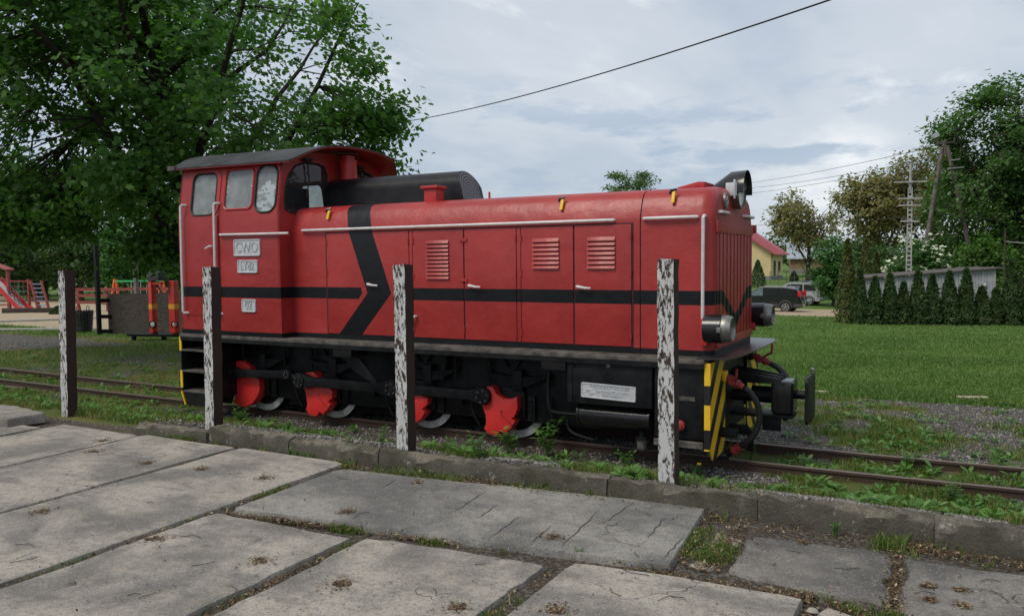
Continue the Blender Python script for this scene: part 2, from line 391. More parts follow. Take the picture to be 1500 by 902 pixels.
def make_ground():
    xs = np.unique(np.concatenate([np.linspace(-2500, -260, 12), np.linspace(-260, -60, 30), np.linspace(-60, -20, 60), np.arange(-20, 4.01, .16),
                                   np.linspace(4, 30, 26), np.linspace(30, 260, 26), np.linspace(260, 2500, 12)]))
    ys = np.unique(np.concatenate([np.linspace(-2500, -60, 10), np.linspace(-60, 5.0, 20), np.arange(5.0, 14.2, .12), np.linspace(14.2, 34, 80), np.linspace(34, 120, 70), np.linspace(120, 3500, 24)]))
    ys = np.unique(np.concatenate([ys, [5.30, 5.34]]))
    Xg, Yg = np.meshgrid(xs, ys); Zg = gz(Xg, Yg); ny, nx = Xg.shape
    V = np.stack([Xg, Yg, Zg], -1).reshape(-1, 3)
    i = np.arange((ny-1)*(nx-1)); r = i//(nx-1); c = i % (nx-1); a = r*nx+c
    F = np.stack([a, a+1, a+nx+1, a+nx], 1)
    t = NT('weedy_gravel_and_grass'); p = t.pos()
    def attr(nm): n = t.N('ShaderNodeAttribute'); n.attribute_name = nm; return n.outputs['Fac']
    f1 = t.noise(p, 5, 6, .65); f2 = t.noise(p, 28, 5, .7); f3 = t.noise(p, 1.1, 4, .55); f4 = t.noise(p, 90, 3, .7)
    def edge(a, w=.55): return t.step(t.m('ADD', a, t.m('MULTIPLY', t.m('SUBTRACT', t.m('ADD', t.m('MULTIPLY', f1, .5), t.m('MULTIPLY', f2, .5)), .5), w*2)), .35, .65)
    peb = t.vor(p, 42, 'F1', 'Color'); pd = t.vor(p, 42, 'F1', 'Distance'); pv = t.xyz(peb)[0]
    grav = t.mix(pv, (.115, .105, .10), (.30, .285, .27)); grav = t.mix(t.step(pd, .35, .62), grav, (.055, .048, .04))
    grav = t.mix(t.m('MULTIPLY', t.step(f3, .45, .7), .5), grav, (.15, .12, .085))
    soil = t.mix(f1, (.055, .042, .03), (.12, .095, .065))
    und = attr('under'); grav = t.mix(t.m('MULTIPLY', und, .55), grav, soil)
    dry = edge(attr('dry'), .5)
    gr = t.mix(f2, (.075, .10, .025), (.15, .18, .05)); gr = t.mix(t.m('MULTIPLY', dry, .75), gr, t.mix(f2, (.12, .12, .035), (.21, .19, .07)))
    gr = t.mix(t.m('MULTIPLY', t.step(f4, .55, .7), .5), gr, soil)
    lw = t.mix(f2, (.070, .14, .026), (.135, .225, .05)); lw = t.mix(t.m('MULTIPLY', t.step(f3, .45, .7), .7), lw, (.16, .20, .055)); lw = t.mix(t.m('MULTIPLY', t.step(f4, .5, .75), .5), lw, (.02, .05, .008))
    sn = t.mix(f1, (.36, .28, .18), (.52, .42, .29)); sn = t.mix(t.step(f2, .6, .75), sn, (.25, .2, .14))
    c = t.mix(edge(attr('grass')), grav, gr); c = t.mix(edge(attr('lawn'), .3), c, lw); c = t.mix(edge(attr('sand'), .25), c, sn)
    h = t.m('ADD', t.m('MULTIPLY', pd, -.6), t.m('ADD', f2, t.m('MULTIPLY', f4, .5)))
    mt = t.fin(c, .93, 0., t.bump(h, .9, .03), .2)
    o = np_mesh('ground', V, F, np.full(len(F), 4), mt)
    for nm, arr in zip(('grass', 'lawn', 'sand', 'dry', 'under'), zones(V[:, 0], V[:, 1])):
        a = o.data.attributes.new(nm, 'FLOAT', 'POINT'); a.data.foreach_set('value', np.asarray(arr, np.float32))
    o.data.polygons.foreach_set('use_smooth', np.ones(len(F), bool))
    tag(o, 'weedy gravel and grass ground around the track', None, kind='structure'); return o
make_ground()

# ------------------------------------------------------------------ concrete slabs
def concrete(name, base=(.325, .302, .272), moss=.0, crk=1.):
    t = NT(name); p = t.pos(); rnd = t.N('ShaderNodeObjectInfo').outputs['Random']
    sh = t.N('ShaderNodeVectorMath'); sh.operation = 'ADD'; t.L(p, sh.inputs[0])
    cb = t.N('ShaderNodeCombineXYZ'); t.L(t.m('MULTIPLY', rnd, 37.), cb.inputs[0]); t.L(t.m('MULTIPLY', rnd, 11.), cb.inputs[2]); t.L(cb.outputs[0], sh.inputs[1]); q = sh.outputs[0]
    a = t.noise(q, 1.3, 6, .6, .4); b = t.noise(q, 7, 6, .65); f = t.noise(q, 45, 5, .7); ff = t.noise(q, 160, 3, .7)
    c = t.mix(t.step(a, .38, .60), sc(base, .56), sc((base[0]*1.03, base[1], base[2]*.95), 1.22))
    c = t.mix(t.m('MULTIPLY', t.m('SUBTRACT', rnd, .5), .0), c, base)
    c = t.mix(t.m('MULTIPLY', t.step(b, .45, .72), .45), c, sc((base[0]*1.08, base[1], base[2]*.88), 1.25))
    c = t.mix(t.m('MULTIPLY', t.step(t.noise(t.map(q, (1, 2.2, 1)), 1.7, 7, .72), .48, .68), .75), c, sc(base, .46))
    c = t.mix(t.m('MULTIPLY', t.step(t.noise(q, 17, 6, .75), .46, .68), .55), c, sc(base, .52)); c = t.mix(t.m('MULTIPLY', t.step(f, .48, .72), .6), c, sc(base, .42)); c = t.mix(t.m('MULTIPLY', t.step(ff, .55, .75), .35), c, sc(base, 1.5))
    ag = t.vor(q, 95, 'F1', 'Color'); agd = t.vor(q, 95); agx = t.xyz(ag)
    spk = t.m('MULTIPLY', t.step(agx[0], .86, .88), t.step(agd, .42, .30)); c = t.mix(t.m('MULTIPLY', spk, .65), c, (.47, .46, .44))
    spd = t.m('MULTIPLY', t.step(agx[1], .84, .86), t.step(agd, .40, .25)); c = t.mix(t.m('MULTIPLY', spd, .8), c, (.07, .065, .06))
    # hairline cracks: warped voronoi edges, only here and there
    wv = t.N('ShaderNodeVectorMath'); wv.operation = 'ADD'; t.L(q, wv.inputs[0])
    nz = t.N('ShaderNodeTexNoise'); t.L(q, nz.inputs['Vector']); nz.inputs['Scale'].default_value = 4; nz.inputs['Detail'].default_value = 5
    vs_ = t.N('ShaderNodeVectorMath'); vs_.operation = 'SCALE'; t.L(nz.outputs['Color'], vs_.inputs[0]); vs_.inputs['Scale'].default_value = .35; t.L(vs_.outputs[0], wv.inputs[1])
    cd = t.vor(wv.outputs[0], 1.5, 'DISTANCE_TO_EDGE'); crack = t.m('MULTIPLY', t.step(cd, .006, .0015), t.m('MULTIPLY', t.step(t.noise(q, 1.3, 4, .6), .56, .62), .75*crk))
    c = t.mix(crack, c, (.05, .045, .04))
    if moss:
        nz_ = t.xyz(t.N('ShaderNodeNewGeometry').outputs['Normal'])[2]; side_ = t.step(nz_, .75, .35); c = t.mix(t.m('MULTIPLY', side_, t.step(t.noise(q, 5, 5, .7), .25, .5)), c, (.115, .104, .083))  # steep faces toned darker than the top, by surface normal
        g = t.m('MULTIPLY', t.step(t.noise(q, 3.5, 6, .7), .45, .62), moss); c = t.mix(g, c, (.075, .072, .045)); c = t.mix(t.m('MULTIPLY', t.step(b, .62, .72), .8), c, (.05, .05, .035))
        c = t.mix(t.m('MULTIPLY', t.step(t.noise(q, 11, 5, .7), .60, .7), .7), c, (.42, .41, .38))
    h = t.m('ADD', t.m('ADD', t.m('MULTIPLY', b, .6), t.m('MULTIPLY', f, .5)), t.m('SUBTRACT', t.m('MULTIPLY', ff, .25), t.m('ADD', crack, t.m('MULTIPLY', spd, .3))))
    return t.fin(c, .9, 0., t.bump(h, .85 if not moss else 1., .016 if not moss else .045), .3)
M['concrete'] = concrete('weathered_concrete')
M['concrete_dark'] = concrete('dark_stained_concrete', (.19, .18, .17))
M['concrete_mid'] = concrete('grey_concrete', (.25, .243, .23))
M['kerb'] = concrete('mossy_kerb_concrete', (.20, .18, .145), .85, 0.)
SLAB_Z = .32
pave = empty('pavement', (-3, 4, .28), None, None); pave['kind'] = 'structure'
def in_poly(p, poly):
    c = False; n = len(poly); j = n-1
    for i in range(n):
        (x1, y1), (x2, y2) = poly[i], poly[j]
        if (y1 > p[1]) != (y2 > p[1]) and p[0] < (x2-x1)*(p[1]-y1)/(y2-y1)+x1: c = not c
        j = i
    return c
def slab(poly, top, mat, seed, rough=.012, tilt=(0, 0), name='slab', chip=.03):
    """one cast slab: ragged chipped outline, worn top, sides down into the bed"""
    rs = np.random.RandomState(seed); pts = []
    n = len(poly)
    for i in range(n):
        a = Vector((*poly[i], 0)); b = Vector((*poly[(i+1) % n], 0)); d = (b-a); L = d.length; nrm = Vector((d.y, -d.x, 0)).normalized()
        m = max(3, int(L/.09))
        for k in range(m):
            f = k/m; e = (fbm(np.array([f*L*4+seed*3+i*9]), np.array([seed*1.3]), 11, 4)[0]-.5)*rough*2
            if k == 0: e -= chip*rs.rand()
            e -= chip*1.6*max(0, rs.rand()-.90)*10*.35
            q = a + d*f - nrm*(-e); pts.append((q.x, q.y))
    cx = sum(p[0] for p in pts)/len(pts); cy = sum(p[1] for p in pts)/len(pts)
    N = len(pts); vs = []; rings = ((1.0, -.10, 0), (1.0, -.022, 0), (None, 0, .014), (.97, .001, .04))
    def zt(x, y): return top + tilt[0]*(x-cx) + tilt[1]*(y-cy) + (fbm(np.array([x*1.1+seed]), np.array([y*1.1]), 61, 3)[0]-.5)*.012
    def inset(p, d):
        v = Vector((cx-p[0], cy-p[1])); L = v.length; return (p[0]+v.x/L*d, p[1]+v.y/L*d)
    for _, dz, ins in rings:
        for p in pts:
            q = inset(p, ins) if ins else p; vs.append((q[0], q[1], zt(*q)+dz))
    fs = []
    for r in range(3):
        for i in range(N): j = (i+1) % N; fs.append((r*N+i, r*N+j, (r+1)*N+j, (r+1)*N+i))
    # fill the top by rings towards the centre so that it can undulate
    prev = 3; steps = 6
    for s in range(1, steps+1):
        k = s/(steps+.0)*.98
        if s < steps:
            base = len(vs)
            for i in range(N):
                p = vs[3*N+i]; q = (p[0]+(cx-p[0])*k, p[1]+(cy-p[1])*k); vs.append((q[0], q[1], zt(*q)))
            pb = 3*N if s == 1 else base-N
            for i in range(N): j = (i+1) % N; fs.append((pb+i, pb+j, base+j, base+i))
            last = base
        else:
            vs.append((cx, cy, zt(cx, cy))); c = len(vs)-1
            for i in range(N): fs.append((last+i, last+(i+1) % N, c))
    mb = MB(); mb.v = vs; mb.f = fs; o = mb.build(name, mat, pave, ang=50); return o, zt
def rect(x0, x1, y0, y1, g=.018): return [(x0+g, y0+g), (x1-g, y0+g), (x1-g, y1-g), (x0+g, y1-g)]
SL = []
# lengthwise slabs to the left, 1.25 x 3 m
for k, (x0, x1) in enumerate(((-5.6, -4.35), (-6.85, -5.6), (-8.1, -6.85))):
    SL.append(slab(rect(x0, x1, 2.17, 5.17 - .03*k), SLAB_Z+.004*(k % 2), M['concrete'], 11+k, tilt=(.004*(k-1), .003)))
SL.append(slab(rect(-9.35, -8.1, 1.9, 4.9), SLAB_Z+.006, M['concrete'], 15))
SL.append(slab([(-11.9, 3.95), (-8.44, 4.72), (-8.46, 5.12), (-9.0, 5.22), (-12.2, 5.2)], SLAB_Z+.085, M['concrete'], 19, rough=.03))
for k, (x0, x1) in enumerate(((-5.6, -4.35), (-6.85, -5.6), (-8.1, -6.85))):
    SL.append(slab(rect(x0, x1, -.85, 2.15), SLAB_Z, M['concrete'], 51+k))
# crosswise slab by the kerb
SL.append(slab([(-4.25, 3.82), (-1.30, 4.17), (-1.40, 5.31), (-4.29, 4.96)], SLAB_Z+.006, M['concrete_mid'], 23, rough=.008))
# slabs in front of it
SL.append(slab(rect(-4.33, -3.13, .75, 3.76), SLAB_Z, M['concrete'], 27, rough=.02, tilt=(.006, 0)))
SL.append(slab([(-3.08, .9), (-1.95, .9), (-1.93, 3.93), (-3.08, 3.80)], SLAB_Z-.006, M['concrete'], 29, rough=.03))
SL.append(slab([(-1.80, 1.0), (-.56, 1.0), (-.60, 4.07), (-1.20, 4.06), (-1.80, 3.98)], SLAB_Z+.008, M['concrete'], 31, rough=.014))
# patched corner on the right
SL.append(slab([(-1.02, 4.25), (-.22, 4.22), (-.28, 5.02), (-1.03, 4.92)], SLAB_Z-.022, M['concrete_dark'], 37, rough=.05, chip=.06))
SL.append(slab([(-1.24, 4.66), (-1.07, 4.66), (-1.06, 4.88), (-1.26, 4.92)], SLAB_Z-.03, M['concrete'], 38, rough=.05))
SL.append(slab([(-1.25, 4.28), (-1.07, 4.26), (-1.07, 4.58), (-1.22, 4.60)], SLAB_Z-.03, M['concrete'], 39, rough=.05))
SL.append(slab([(-1.20, 4.98), (-.75, 5.02), (-.80, 5.16), (-1.2, 5.16)], SLAB_Z-.035, M['concrete'], 42, rough=.05))
SL.append(slab([(-.17, 3.98), (1.9, 3.98), (1.9, 5.0), (-.20, 4.95)], SLAB_Z-.025, M['concrete_dark'], 40, rough=.05))
SL.append(slab([(-.53, 1.0), (1.9, 1.0), (1.9, 3.93), (-.18, 3.95), (-.52, 4.08)], SLAB_Z-.02, M['concrete'], 41, rough=.02))

M['score'] = simple('dark_score_line', (.05, .047, .043), .95, var=.3)
for (ua, va), (ub, vb_) in (((776, 798), (810, 769)), ((821, 803), (878, 748)), ((968, 823), (1000, 789)), ((716, 790), (764, 755)), ((698, 762), (728, 740)), ((666, 750), (714, 719)), ((948, 790), (975, 758)), ((560, 716), (582, 702)), ((880, 770), (930, 735))):
    a_, b_ = atZ(ua, va, SLAB_Z), atZ(ub, vb_, SLAB_Z); zt = SL[8][1]; n_ = 10; mb = MB(); vs = []; d_ = (b_-a_); sd2 = Vector((-d_.y, d_.x, 0)).normalized()
    for k in range(n_+1):
        q = a_+d_*(k/n_)+sd2*.006*math.sin(k*1.9+ua); w_ = .004*math.sin(math.pi*(k+.3)/(n_+.6))
        for s_ in (-1, 1): e = q+sd2*w_*s_; vs.append((e.x, e.y, zt(e.x, e.y)+.0025))
    mb.add(vs, [(2*k, 2*k+1, 2*k+3, 2*k+2) for k in range(n_)]); mb.build('score_line', M['score'], pave)
# kerb stones
kerb = empty('kerb', (-3.5, 5.3, .285), 'mossy low concrete kerb between the slabs and the railway', 'kerb')
kx = [-7.1, -6.1, -5.1, -4.12, -3.1, -2.1, -1.06, -.05, .95, 1.95, 2.9]
rsK = np.random.RandomState(4)
for i in range(len(kx)-1):
    x0, x1 = kx[i]+.002, kx[i+1]-.002; n = 34; mb = MB(); prof = [(5.228, .20), (5.234, .31), (5.240, .395), (5.262, .436), (5.30, .447), (5.342, .444), (5.366, .41), (5.370, .22)]
    dy = .03*(rsK.rand()-.5) - .05*max(0, -5.6-x0)/1.5; dzk = .02*(rsK.rand()-.5) - (.05 if i == 0 else 0)
    vs = []
    for k in range(n+1):
        x = x0+(x1-x0)*k/n
        for j, (y, z) in enumerate(prof):
            e1 = (fbm(np.array([x*6]), np.array([j*1.7]), 9, 4)[0]-.5)*.06; e2 = (fbm(np.array([x*9+50]), np.array([j*2.3]), 19, 4)[0]-.5)*.06
            if k in (0, n) and j in (2, 3, 4, 5, 6): e2 -= .006
            vs.append((x, y+e1+dy, z+(e2 if z > .25 else 0)+dzk))
    P = len(prof); fs = [(k*P+j, k*P+j+1, (k+1)*P+j+1, (k+1)*P+j) for k in range(n) for j in range(P-1)]
    fs += [tuple(range(P)), tuple(range((n+1)*P-1, n*P-1, -1))]
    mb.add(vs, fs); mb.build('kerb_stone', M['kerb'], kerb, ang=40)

# ------------------------------------------------------------------ railway track
M['rail'] = simple('rusty_rail_steel', (.07, .043, .033), .7, .3, var=.35, scale=8, col2=(.10, .065, .05), bump=.4, bscale=60)
def railtop():
    t = NT('worn_rail_steel'); o = t.obj(); n = t.noise(o, 9, 5, .6)
    nz = t.xyz(t.N('ShaderNodeNewGeometry').outputs['Normal'])[2]
    c = t.mix(n, (.055, .034, .027), (.105, .066, .05)); c = t.mix(t.m('MULTIPLY', t.step(nz, .7, .95), .8), c, t.mix(n, (.16, .12, .10), (.26, .21, .19)))
    return t.fin(c, .55, .35, t.bump(n, .3, .004))
M['railtop'] = railtop()
def yc(x): x = float(x); return 8.34 + .0028*max(0, -x-9.0)**2*1.0 + .010*max(0, x+1.6)**2
track = empty('railway_track', (-5, 8.34, -.12), 'rusty narrow gauge railway track set in weedy gravel', 'railway track')
for sgn in (-1, 1):
    pr = [(-.04, -.13), (-.04, -.118), (-.008, -.10), (-.008, -.035), (-.025, -.027), (-.025, -.004), (-.020, 0), (.020, 0), (.025, -.004), (.025, -.027), (.008, -.035), (.008, -.10), (.04, -.118), (.04, -.13)]
    xs_ = list(np.arange(-46, 14.1, .5)); vs = []; P = len(pr)
    for x in xs_:
        y0 = yc(x)+sgn*.40
        if x < -16: y0 = yc(-16)+(x+16)*-.038+sgn*.40
        for a, b in pr: vs.append((x, y0+a, b-.004*0))
    fs = [(k*P+j, k*P+(j+1) % P, (k+1)*P+(j+1) % P, (k+1)*P+j) for k in range(len(xs_)-1) for j in range(P)] + [tuple(range(P)), tuple(range(len(vs)-1, len(vs)-P-1, -1))]
    mb = MB(); mb.add(vs, fs); rl = mb.build('rail', M['railtop'], track, ang=40)
    jx = -12.6 if sgn < 0 else -11.7
    yj = yc(jx)+sgn*.40-.016
    mb = MB(); mb.box(jx-.26, jx+.26, yj-.014, yj+.004, -.10, -.035); mb.build('fishplate', M['rail'], rl, bevel=.003)
    for k in range(4):
        xb = jx-.2+.133*k; mb = MB(); mb.lathe((xb, yj-.013, -.068), (0, -1, 0), [(0, .016), (.012, .016), (.014, .012)], 8); mb.build('bolt', M['rail'], rl)
M['sleeper'] = simple('oiled_timber_sleeper', (.05, .04, .032), .9, var=.4, scale=12, bump=.6, bscale=30)
for x in np.arange(-22, 4.5, .68):
    w = .02*(random.random()-.5); mb = MB(); mb.box(x-.1, x+.1, yc(x)-.72+w, yc(x)+.72+w, -.24, -.128+.012*random.random()); mb.build('sleeper', M['sleeper'], track, bevel=.012)

# ------------------------------------------------------------------ posts along the kerb
def post_mats():
    t = NT('peeling_white_post_paint'); o = t.obj(); wn = t.xyz(t.N('ShaderNodeNewGeometry').outputs['Normal']); rnd = t.N('ShaderNodeObjectInfo').outputs['Random']
    q = t.map(o, (1, 1, .35)); n = t.noise(q, 46, 6, .75); n2 = t.noise(t.map(o, (1, 1, .5)), 7, 5, .65); f = t.noise(o, 70, 4, .7)
    br = t.mix(n2, (.026, .017, .014), (.055, .036, .028)); br = t.mix(t.m('MULTIPLY', t.step(f, .6, .75), .5), br, (.11, .10, .09))
    wh = t.mix(n2, (.40, .41, .41), (.60, .60, .58))
    thr = t.m('ADD', t.m('MULTIPLY', n, .75), t.m('MULTIPLY', n2, .25))
    white = t.step(thr, .55, .50)
    front = t.step(wn[1], -.55, -.75)
    c = t.mix(t.m('MULTIPLY', white, front), br, wh)
    return t.fin(c, .8, 0., t.bump(t.m('ADD', t.m('MULTIPLY', t.m('MULTIPLY', white, front), .6), t.m('MULTIPLY', f, .5)), .6, .006), .3)
M['post'] = post_mats()
def wall_post(u, vb, ut, vt, Y, label, seed, w=.115):
    rs = np.random.RandomState(seed); b = atY(u, vb, Y); tp = atY(ut, vt, Y); gzv = gzs(b.x, b.y)
    z0 = min(b.z, gzv)-.05; H = tp.z-z0; n = 18; vs = []; dx = tp.x-b.x
    for k in range(n+1):
        f = k/n; z = z0+H*f; ww = w/2
        for j, (a, c) in enumerate(((-1,-1),(1,-1),(1,1),(-1,1))):
            e = (rs.rand(2)-.5)*.006*(1 if k < n else 2.2)
            vs.append((b.x+dx*f+a*ww+e[0], Y+ww+c*ww+e[1], z+(rs.rand()-.5)*.004+(.012*(rs.rand()-.7) if k == n else 0)))
    fs = [(k*4+j, k*4+(j+1) % 4, (k+1)*4+(j+1) % 4, (k+1)*4+j) for k in range(n) for j in range(4)] + [(3,2,1,0), (n*4, n*4+1, n*4+2, n*4+3)]
    mb = MB(); mb.add(vs, fs); o = mb.build('concrete_post', M['post'], None, ang=40, bevel=.0)
    # put the origin at its base
    for v in o.data.vertices: v.co -= Vector((b.x, Y+w/2, z0))
    o.location = (b.x, Y+w/2, z0)
    return tag(o, label, 'post', 'square posts along the kerb')
GP = 'square posts along the kerb'
wall_post(94.5, 608, 89.5, 396, 5.36, 'square post in the grass beyond the kerb end, brown side and peeling white front', 1)
wall_post(307, 628, 302.5, 391, 5.36, 'peeling white and brown post standing before the cab steps', 2)
wall_post(589.5, 660, 584, 387, 5.37, 'peeling white post before the middle wheels of the locomotive', 3)
p4 = wall_post(976, 704, 974.5, 380, 5.37, 'heavily flaked white post before the air tank and maker plate', 4)

# ------------------------------------------------------------------ locomotive
YC = 8.34
loco = empty('diesel_locomotive', (-5.4, YC, 0), 'red narrow gauge diesel locomotive with black chevron stripe standing on the track', 'locomotive')
HY0, HY1, HX0, HX1 = 7.49, 9.19, -7.147, -1.93
HW = .85
def hood_ring(ins, dz=0):
    """half profile from bottom to top centre, mirrored: (dy, z)"""
    h = [(HW-ins, 1.057), (HW-ins, 1.7), (HW-ins, 2.34), (HW-ins-.006, 2.385), (HW-ins-.035, 2.47), (HW-ins-.07, 2.555), (HW-ins-.12, 2.615), (HW-ins-.20, 2.648), (HW-ins-.32, 2.662), (HW-ins-.5, 2.680), (0, 2.692)]
    pts = [(-a, z-dz*sst(2.2, 2.65, z)) for a, z in h]; return pts + [(a, z-dz*sst(2.2, 2.65, z)) for a, z in reversed(h[:-1])]
def loft(xs_ins, name, mat, parent, capa=True, capb=True, ang=30):
    mb = MB(); vs = []; P = None
    for x, ins, dz in xs_ins:
        r = hood_ring(ins, dz); P = len(r); vs += [(x, YC+a, z) for a, z in r]
    n = len(xs_ins)
    fs = [(k*P+j, k*P+j+1, (k+1)*P+j+1, (k+1)*P+j) for k in range(n-1) for j in range(P-1)]
    if capa: fs.append(tuple(range(P)))
    if capb: fs.append(tuple(range(n*P-1, (n-1)*P-1, -1)))
    mb.add(vs, fs); return mb.build(name, mat, parent, ang=ang)
SEAM = -2.641
rr = .13
loft([(HX0, 0, 0)]+[(x, 0, 0) for x in np.linspace(-6.6, -3.1, 9)]+[(SEAM-.006, 0, 0)], 'hood', M['red'], loco)
nose = [(SEAM+.006, 0, 0), (-2.3, 0, 0)]
for k in range(7):
    a = k/6*math.pi/2; nose.append((HX1-rr+rr*math.sin(a), rr*(1-math.cos(a))*.75, .10*(1-math.cos(a))))
nose_o = loft(nose, 'nose', M['red'], loco, ang=28)
loft([(SEAM-.03, .012, .012), (SEAM+.03, .012, .012)], 'seam_strip', M['rubber'], loco)
# hood doors, each with its own outline
M['groove'] = simple('dark_red_gap', (.045, .006, .006), .6, var=.2)
dz0, dz1 = 1.122, 2.318
doors = [(-6.58, -5.372), (-5.322, -4.648), (-4.640, -3.998), (-3.945, -3.345), (-3.335, -2.726)]
DO = []
mb = MB(); mb.box(-6.60, -2.71, HY0-.003, HY0+.02, dz0-.008, dz1+.014); mb.build('door_recess', M['groove'], loco)
for x0, x1 in doors:
    mb = MB(); mb.box(x0+.004, x1-.004, HY0-.013, HY0+.01, dz0, dz1); DO.append(mb.build('door', M['red'], loco, bevel=.004))
for a_, b_ in ((-5.368, -5.326), (-3.994, -3.949)): mb = MB(); mb.box(a_, b_, HY0-.011, HY0+.01, dz0, dz1); mb.build('door_mullion', M['red'], loco, bevel=.003)
mb = MB(); pass
for d, x0, x1, z0, z1, n in ((1, -5.135, -4.836, 1.775, 2.208, 10), (3, -3.804, -3.502, 1.884, 2.203, 7), (4, -3.191, -2.895, 1.882, 2.204, 7)):
    hgt = (z1-z0)/n
    for k in range(n):
        z = z0+hgt*k; m2 = MB(); y = HY0-.013
        m2.prism([(y+.004, z+hgt*.96), (y-.003, z+hgt*.92), (y-.024, z+hgt*.10), (y-.020, z+hgt*.05), (y+.004, z+hgt*.42)], lambda a, b, dd: (dd, a, b), x0, x1)
        m2.build('louver_slat', M['red'], DO[d], bevel=.0015)
def handle(x, z, par, ang=-6, L=.15):
    m2 = MB(); y = HY0-.013; c, s = math.cos(R_(ang)), math.sin(R_(ang))
    m2.tube([(x, y+.002, z), (x, y-.035, z), (x+.02*c, y-.045, z+.02*s), (x+L*.6*c, y-.047, z+L*.6*s-.004), (x+L*c, y-.042, z+L*s)], [.013, .015, .016, .013, .011], 8); m2.build('door_handle', M['white'], par)
p = atY(542, 416, HY0); handle(p.x, p.z, DO[0]); p = atY(690, 418, HY0); handle(p.x, p.z, DO[2]); p = atY(848, 419.5, HY0); handle(p.x, p.z, DO[4])
p = atY(611, 463, HY0); handle(p.x, p.z, DO[1], 225, .15)
for x, par in ((-6.572, 0), (-5.378, 0), (-5.312, 1), (-4.650, 1), (-4.004, 2), (-3.938, 3), (-2.732, 4)):
    for z in (1.22, 1.84 if par != 1 else 1.80, 2.2):
        m2 = MB(); m2.tube([(x, HY0-.016, z-.035), (x, HY0-.016, z+.035)], .008, 6); m2.build('hinge', M['red'], DO[par])
for z in (1.765, 2.20):
    m2 = MB(); m2.box(-4.69, -4.60, HY0-.024, HY0-.012, z-.018, z+.018); m2.build('latch', M['red'], DO[1], bevel=.004)
# white grab rails on the hood
def rail_h(x0, x1, z, y, name='handrail', r=.016, n=5):
    m2 = MB(); m2.tube([(x0, y+.05, z), (x0+.004, y+.012, z), (x0+.03, y, z), (x1-.03, y, z), (x1-.004, y+.012, z), (x1, y+.05, z)], r, 8); return m2.build(name, M['white'], loco)
rail_h(-6.95, -2.91, 2.361, HY0-.035); rail_h(-2.60, -2.08, 2.366, HY0-.035)
m2 = MB(); m2.tube([(-2.012, HY0+.03, 2.372), (-2.012, HY0-.03, 2.372), (-2.016, HY0-.045, 2.355), (-2.018, HY0-.045, 1.9), (-2.018, HY0-.045, 1.40)], .0165, 8); m2.build('handrail', M['white'], loco)
# cab side rails
CY = 7.286
# hammer-shaped clasps
for u, v, Y in ((482.5, 314, 7.545), (824, 299, 7.545), (987, 288, 7.545)):
    pp = atY(u, v, Y); m2 = MB(); m2.prism([(-.016, 0), (.016, 0), (.018, .11), (-.010, .11)], lambda a, b, d: (pp.x+a, pp.y+d-.035+(b)*.30-.0, pp.z+b-.06), -.012, .012); cl = m2.build('clasp', M['yellow'], loco, bevel=.003)
    m2 = MB(); m2.tube([(pp.x-.035, pp.y-.012, pp.z+.025), (pp.x-.02, pp.y-.016, pp.z+.058), (pp.x+.03, pp.y-.0, pp.z+.066)], .014, 6); m2.build('clasp_hook', M['blackgloss'], cl)
# roof vent, stick, hatch
pp = atY(635, 297, 7.80); m2 = MB(); m2.box(pp.x-.085, pp.x+.085, 7.73, 7.90, 2.62, 2.80); m2.box(pp.x-.115, pp.x+.115, 7.70, 7.93, 2.80, 2.835); m2.build('vent_stack', M['redplain'], loco, bevel=.012)
pp = atY(717, 291, 8.0); m2 = MB(); m2.tube([(pp.x, 8.0, 2.63), (pp.x, 8.0, pp.z+.075)], .012, 6); m2.build('roof_pin', M['redplain'], loco)
m2 = MB(); m2.prism([(-2.42, 2.675), (-2.16, 2.675), (-2.15, 2.735), (-2.22, 2.74), (-2.44, 2.69)], lambda a, b, d: (a, d, b), 8.0, 8.35); m2.build('roof_hatch', M['redplain'], loco, bevel=.006)
# black air duct along the roof
DX0, DX1, DY0, DY1, DT = HX0+.01, -5.10, 8.09, 8.57, 3.05
prof = [(DY0, 2.6)]+[(8.33-.24*math.cos(a), 2.85+.20*math.sin(a)) for a in np.linspace(0, math.pi, 13)]+[(DY1, 2.6)]
vs = [(DX0, y, z) for y, z in prof]+[(DX1+.10*(1-(z-2.6)/.45)-.06*max(0, (z-2.85)/.2), y, z) for y, z in prof]; P = len(prof)
m2 = MB(); m2.add(vs, [(j, j+1, P+j+1, P+j) for j in range(P-1)]+[tuple(range(P))]); m2.build('air_duct', M['duct'], loco, ang=40)
t = NT('fine_perforated_mesh'); pz = t.xyz(t.pos()); rr2 = t.m('SQRT', t.m('ADD', t.m('POWER', t.m('SUBTRACT', pz[1], 8.33), 2.), t.m('POWER', t.m('SUBTRACT', pz[2], 2.82), 2.)))
w = t.m('SINE', t.m('MULTIPLY', rr2, 190.)); M['mesh'] = t.fin(t.mix(t.step(w, -.4, .6), (.045, .047, .052), (.20, .205, .215)), .5, .4)
m2 = MB(); m2.add([(x+.004, y, z) for x, y, z in vs[P:]], [tuple(range(P))]); m2.build('duct_mesh', M['mesh'], loco)

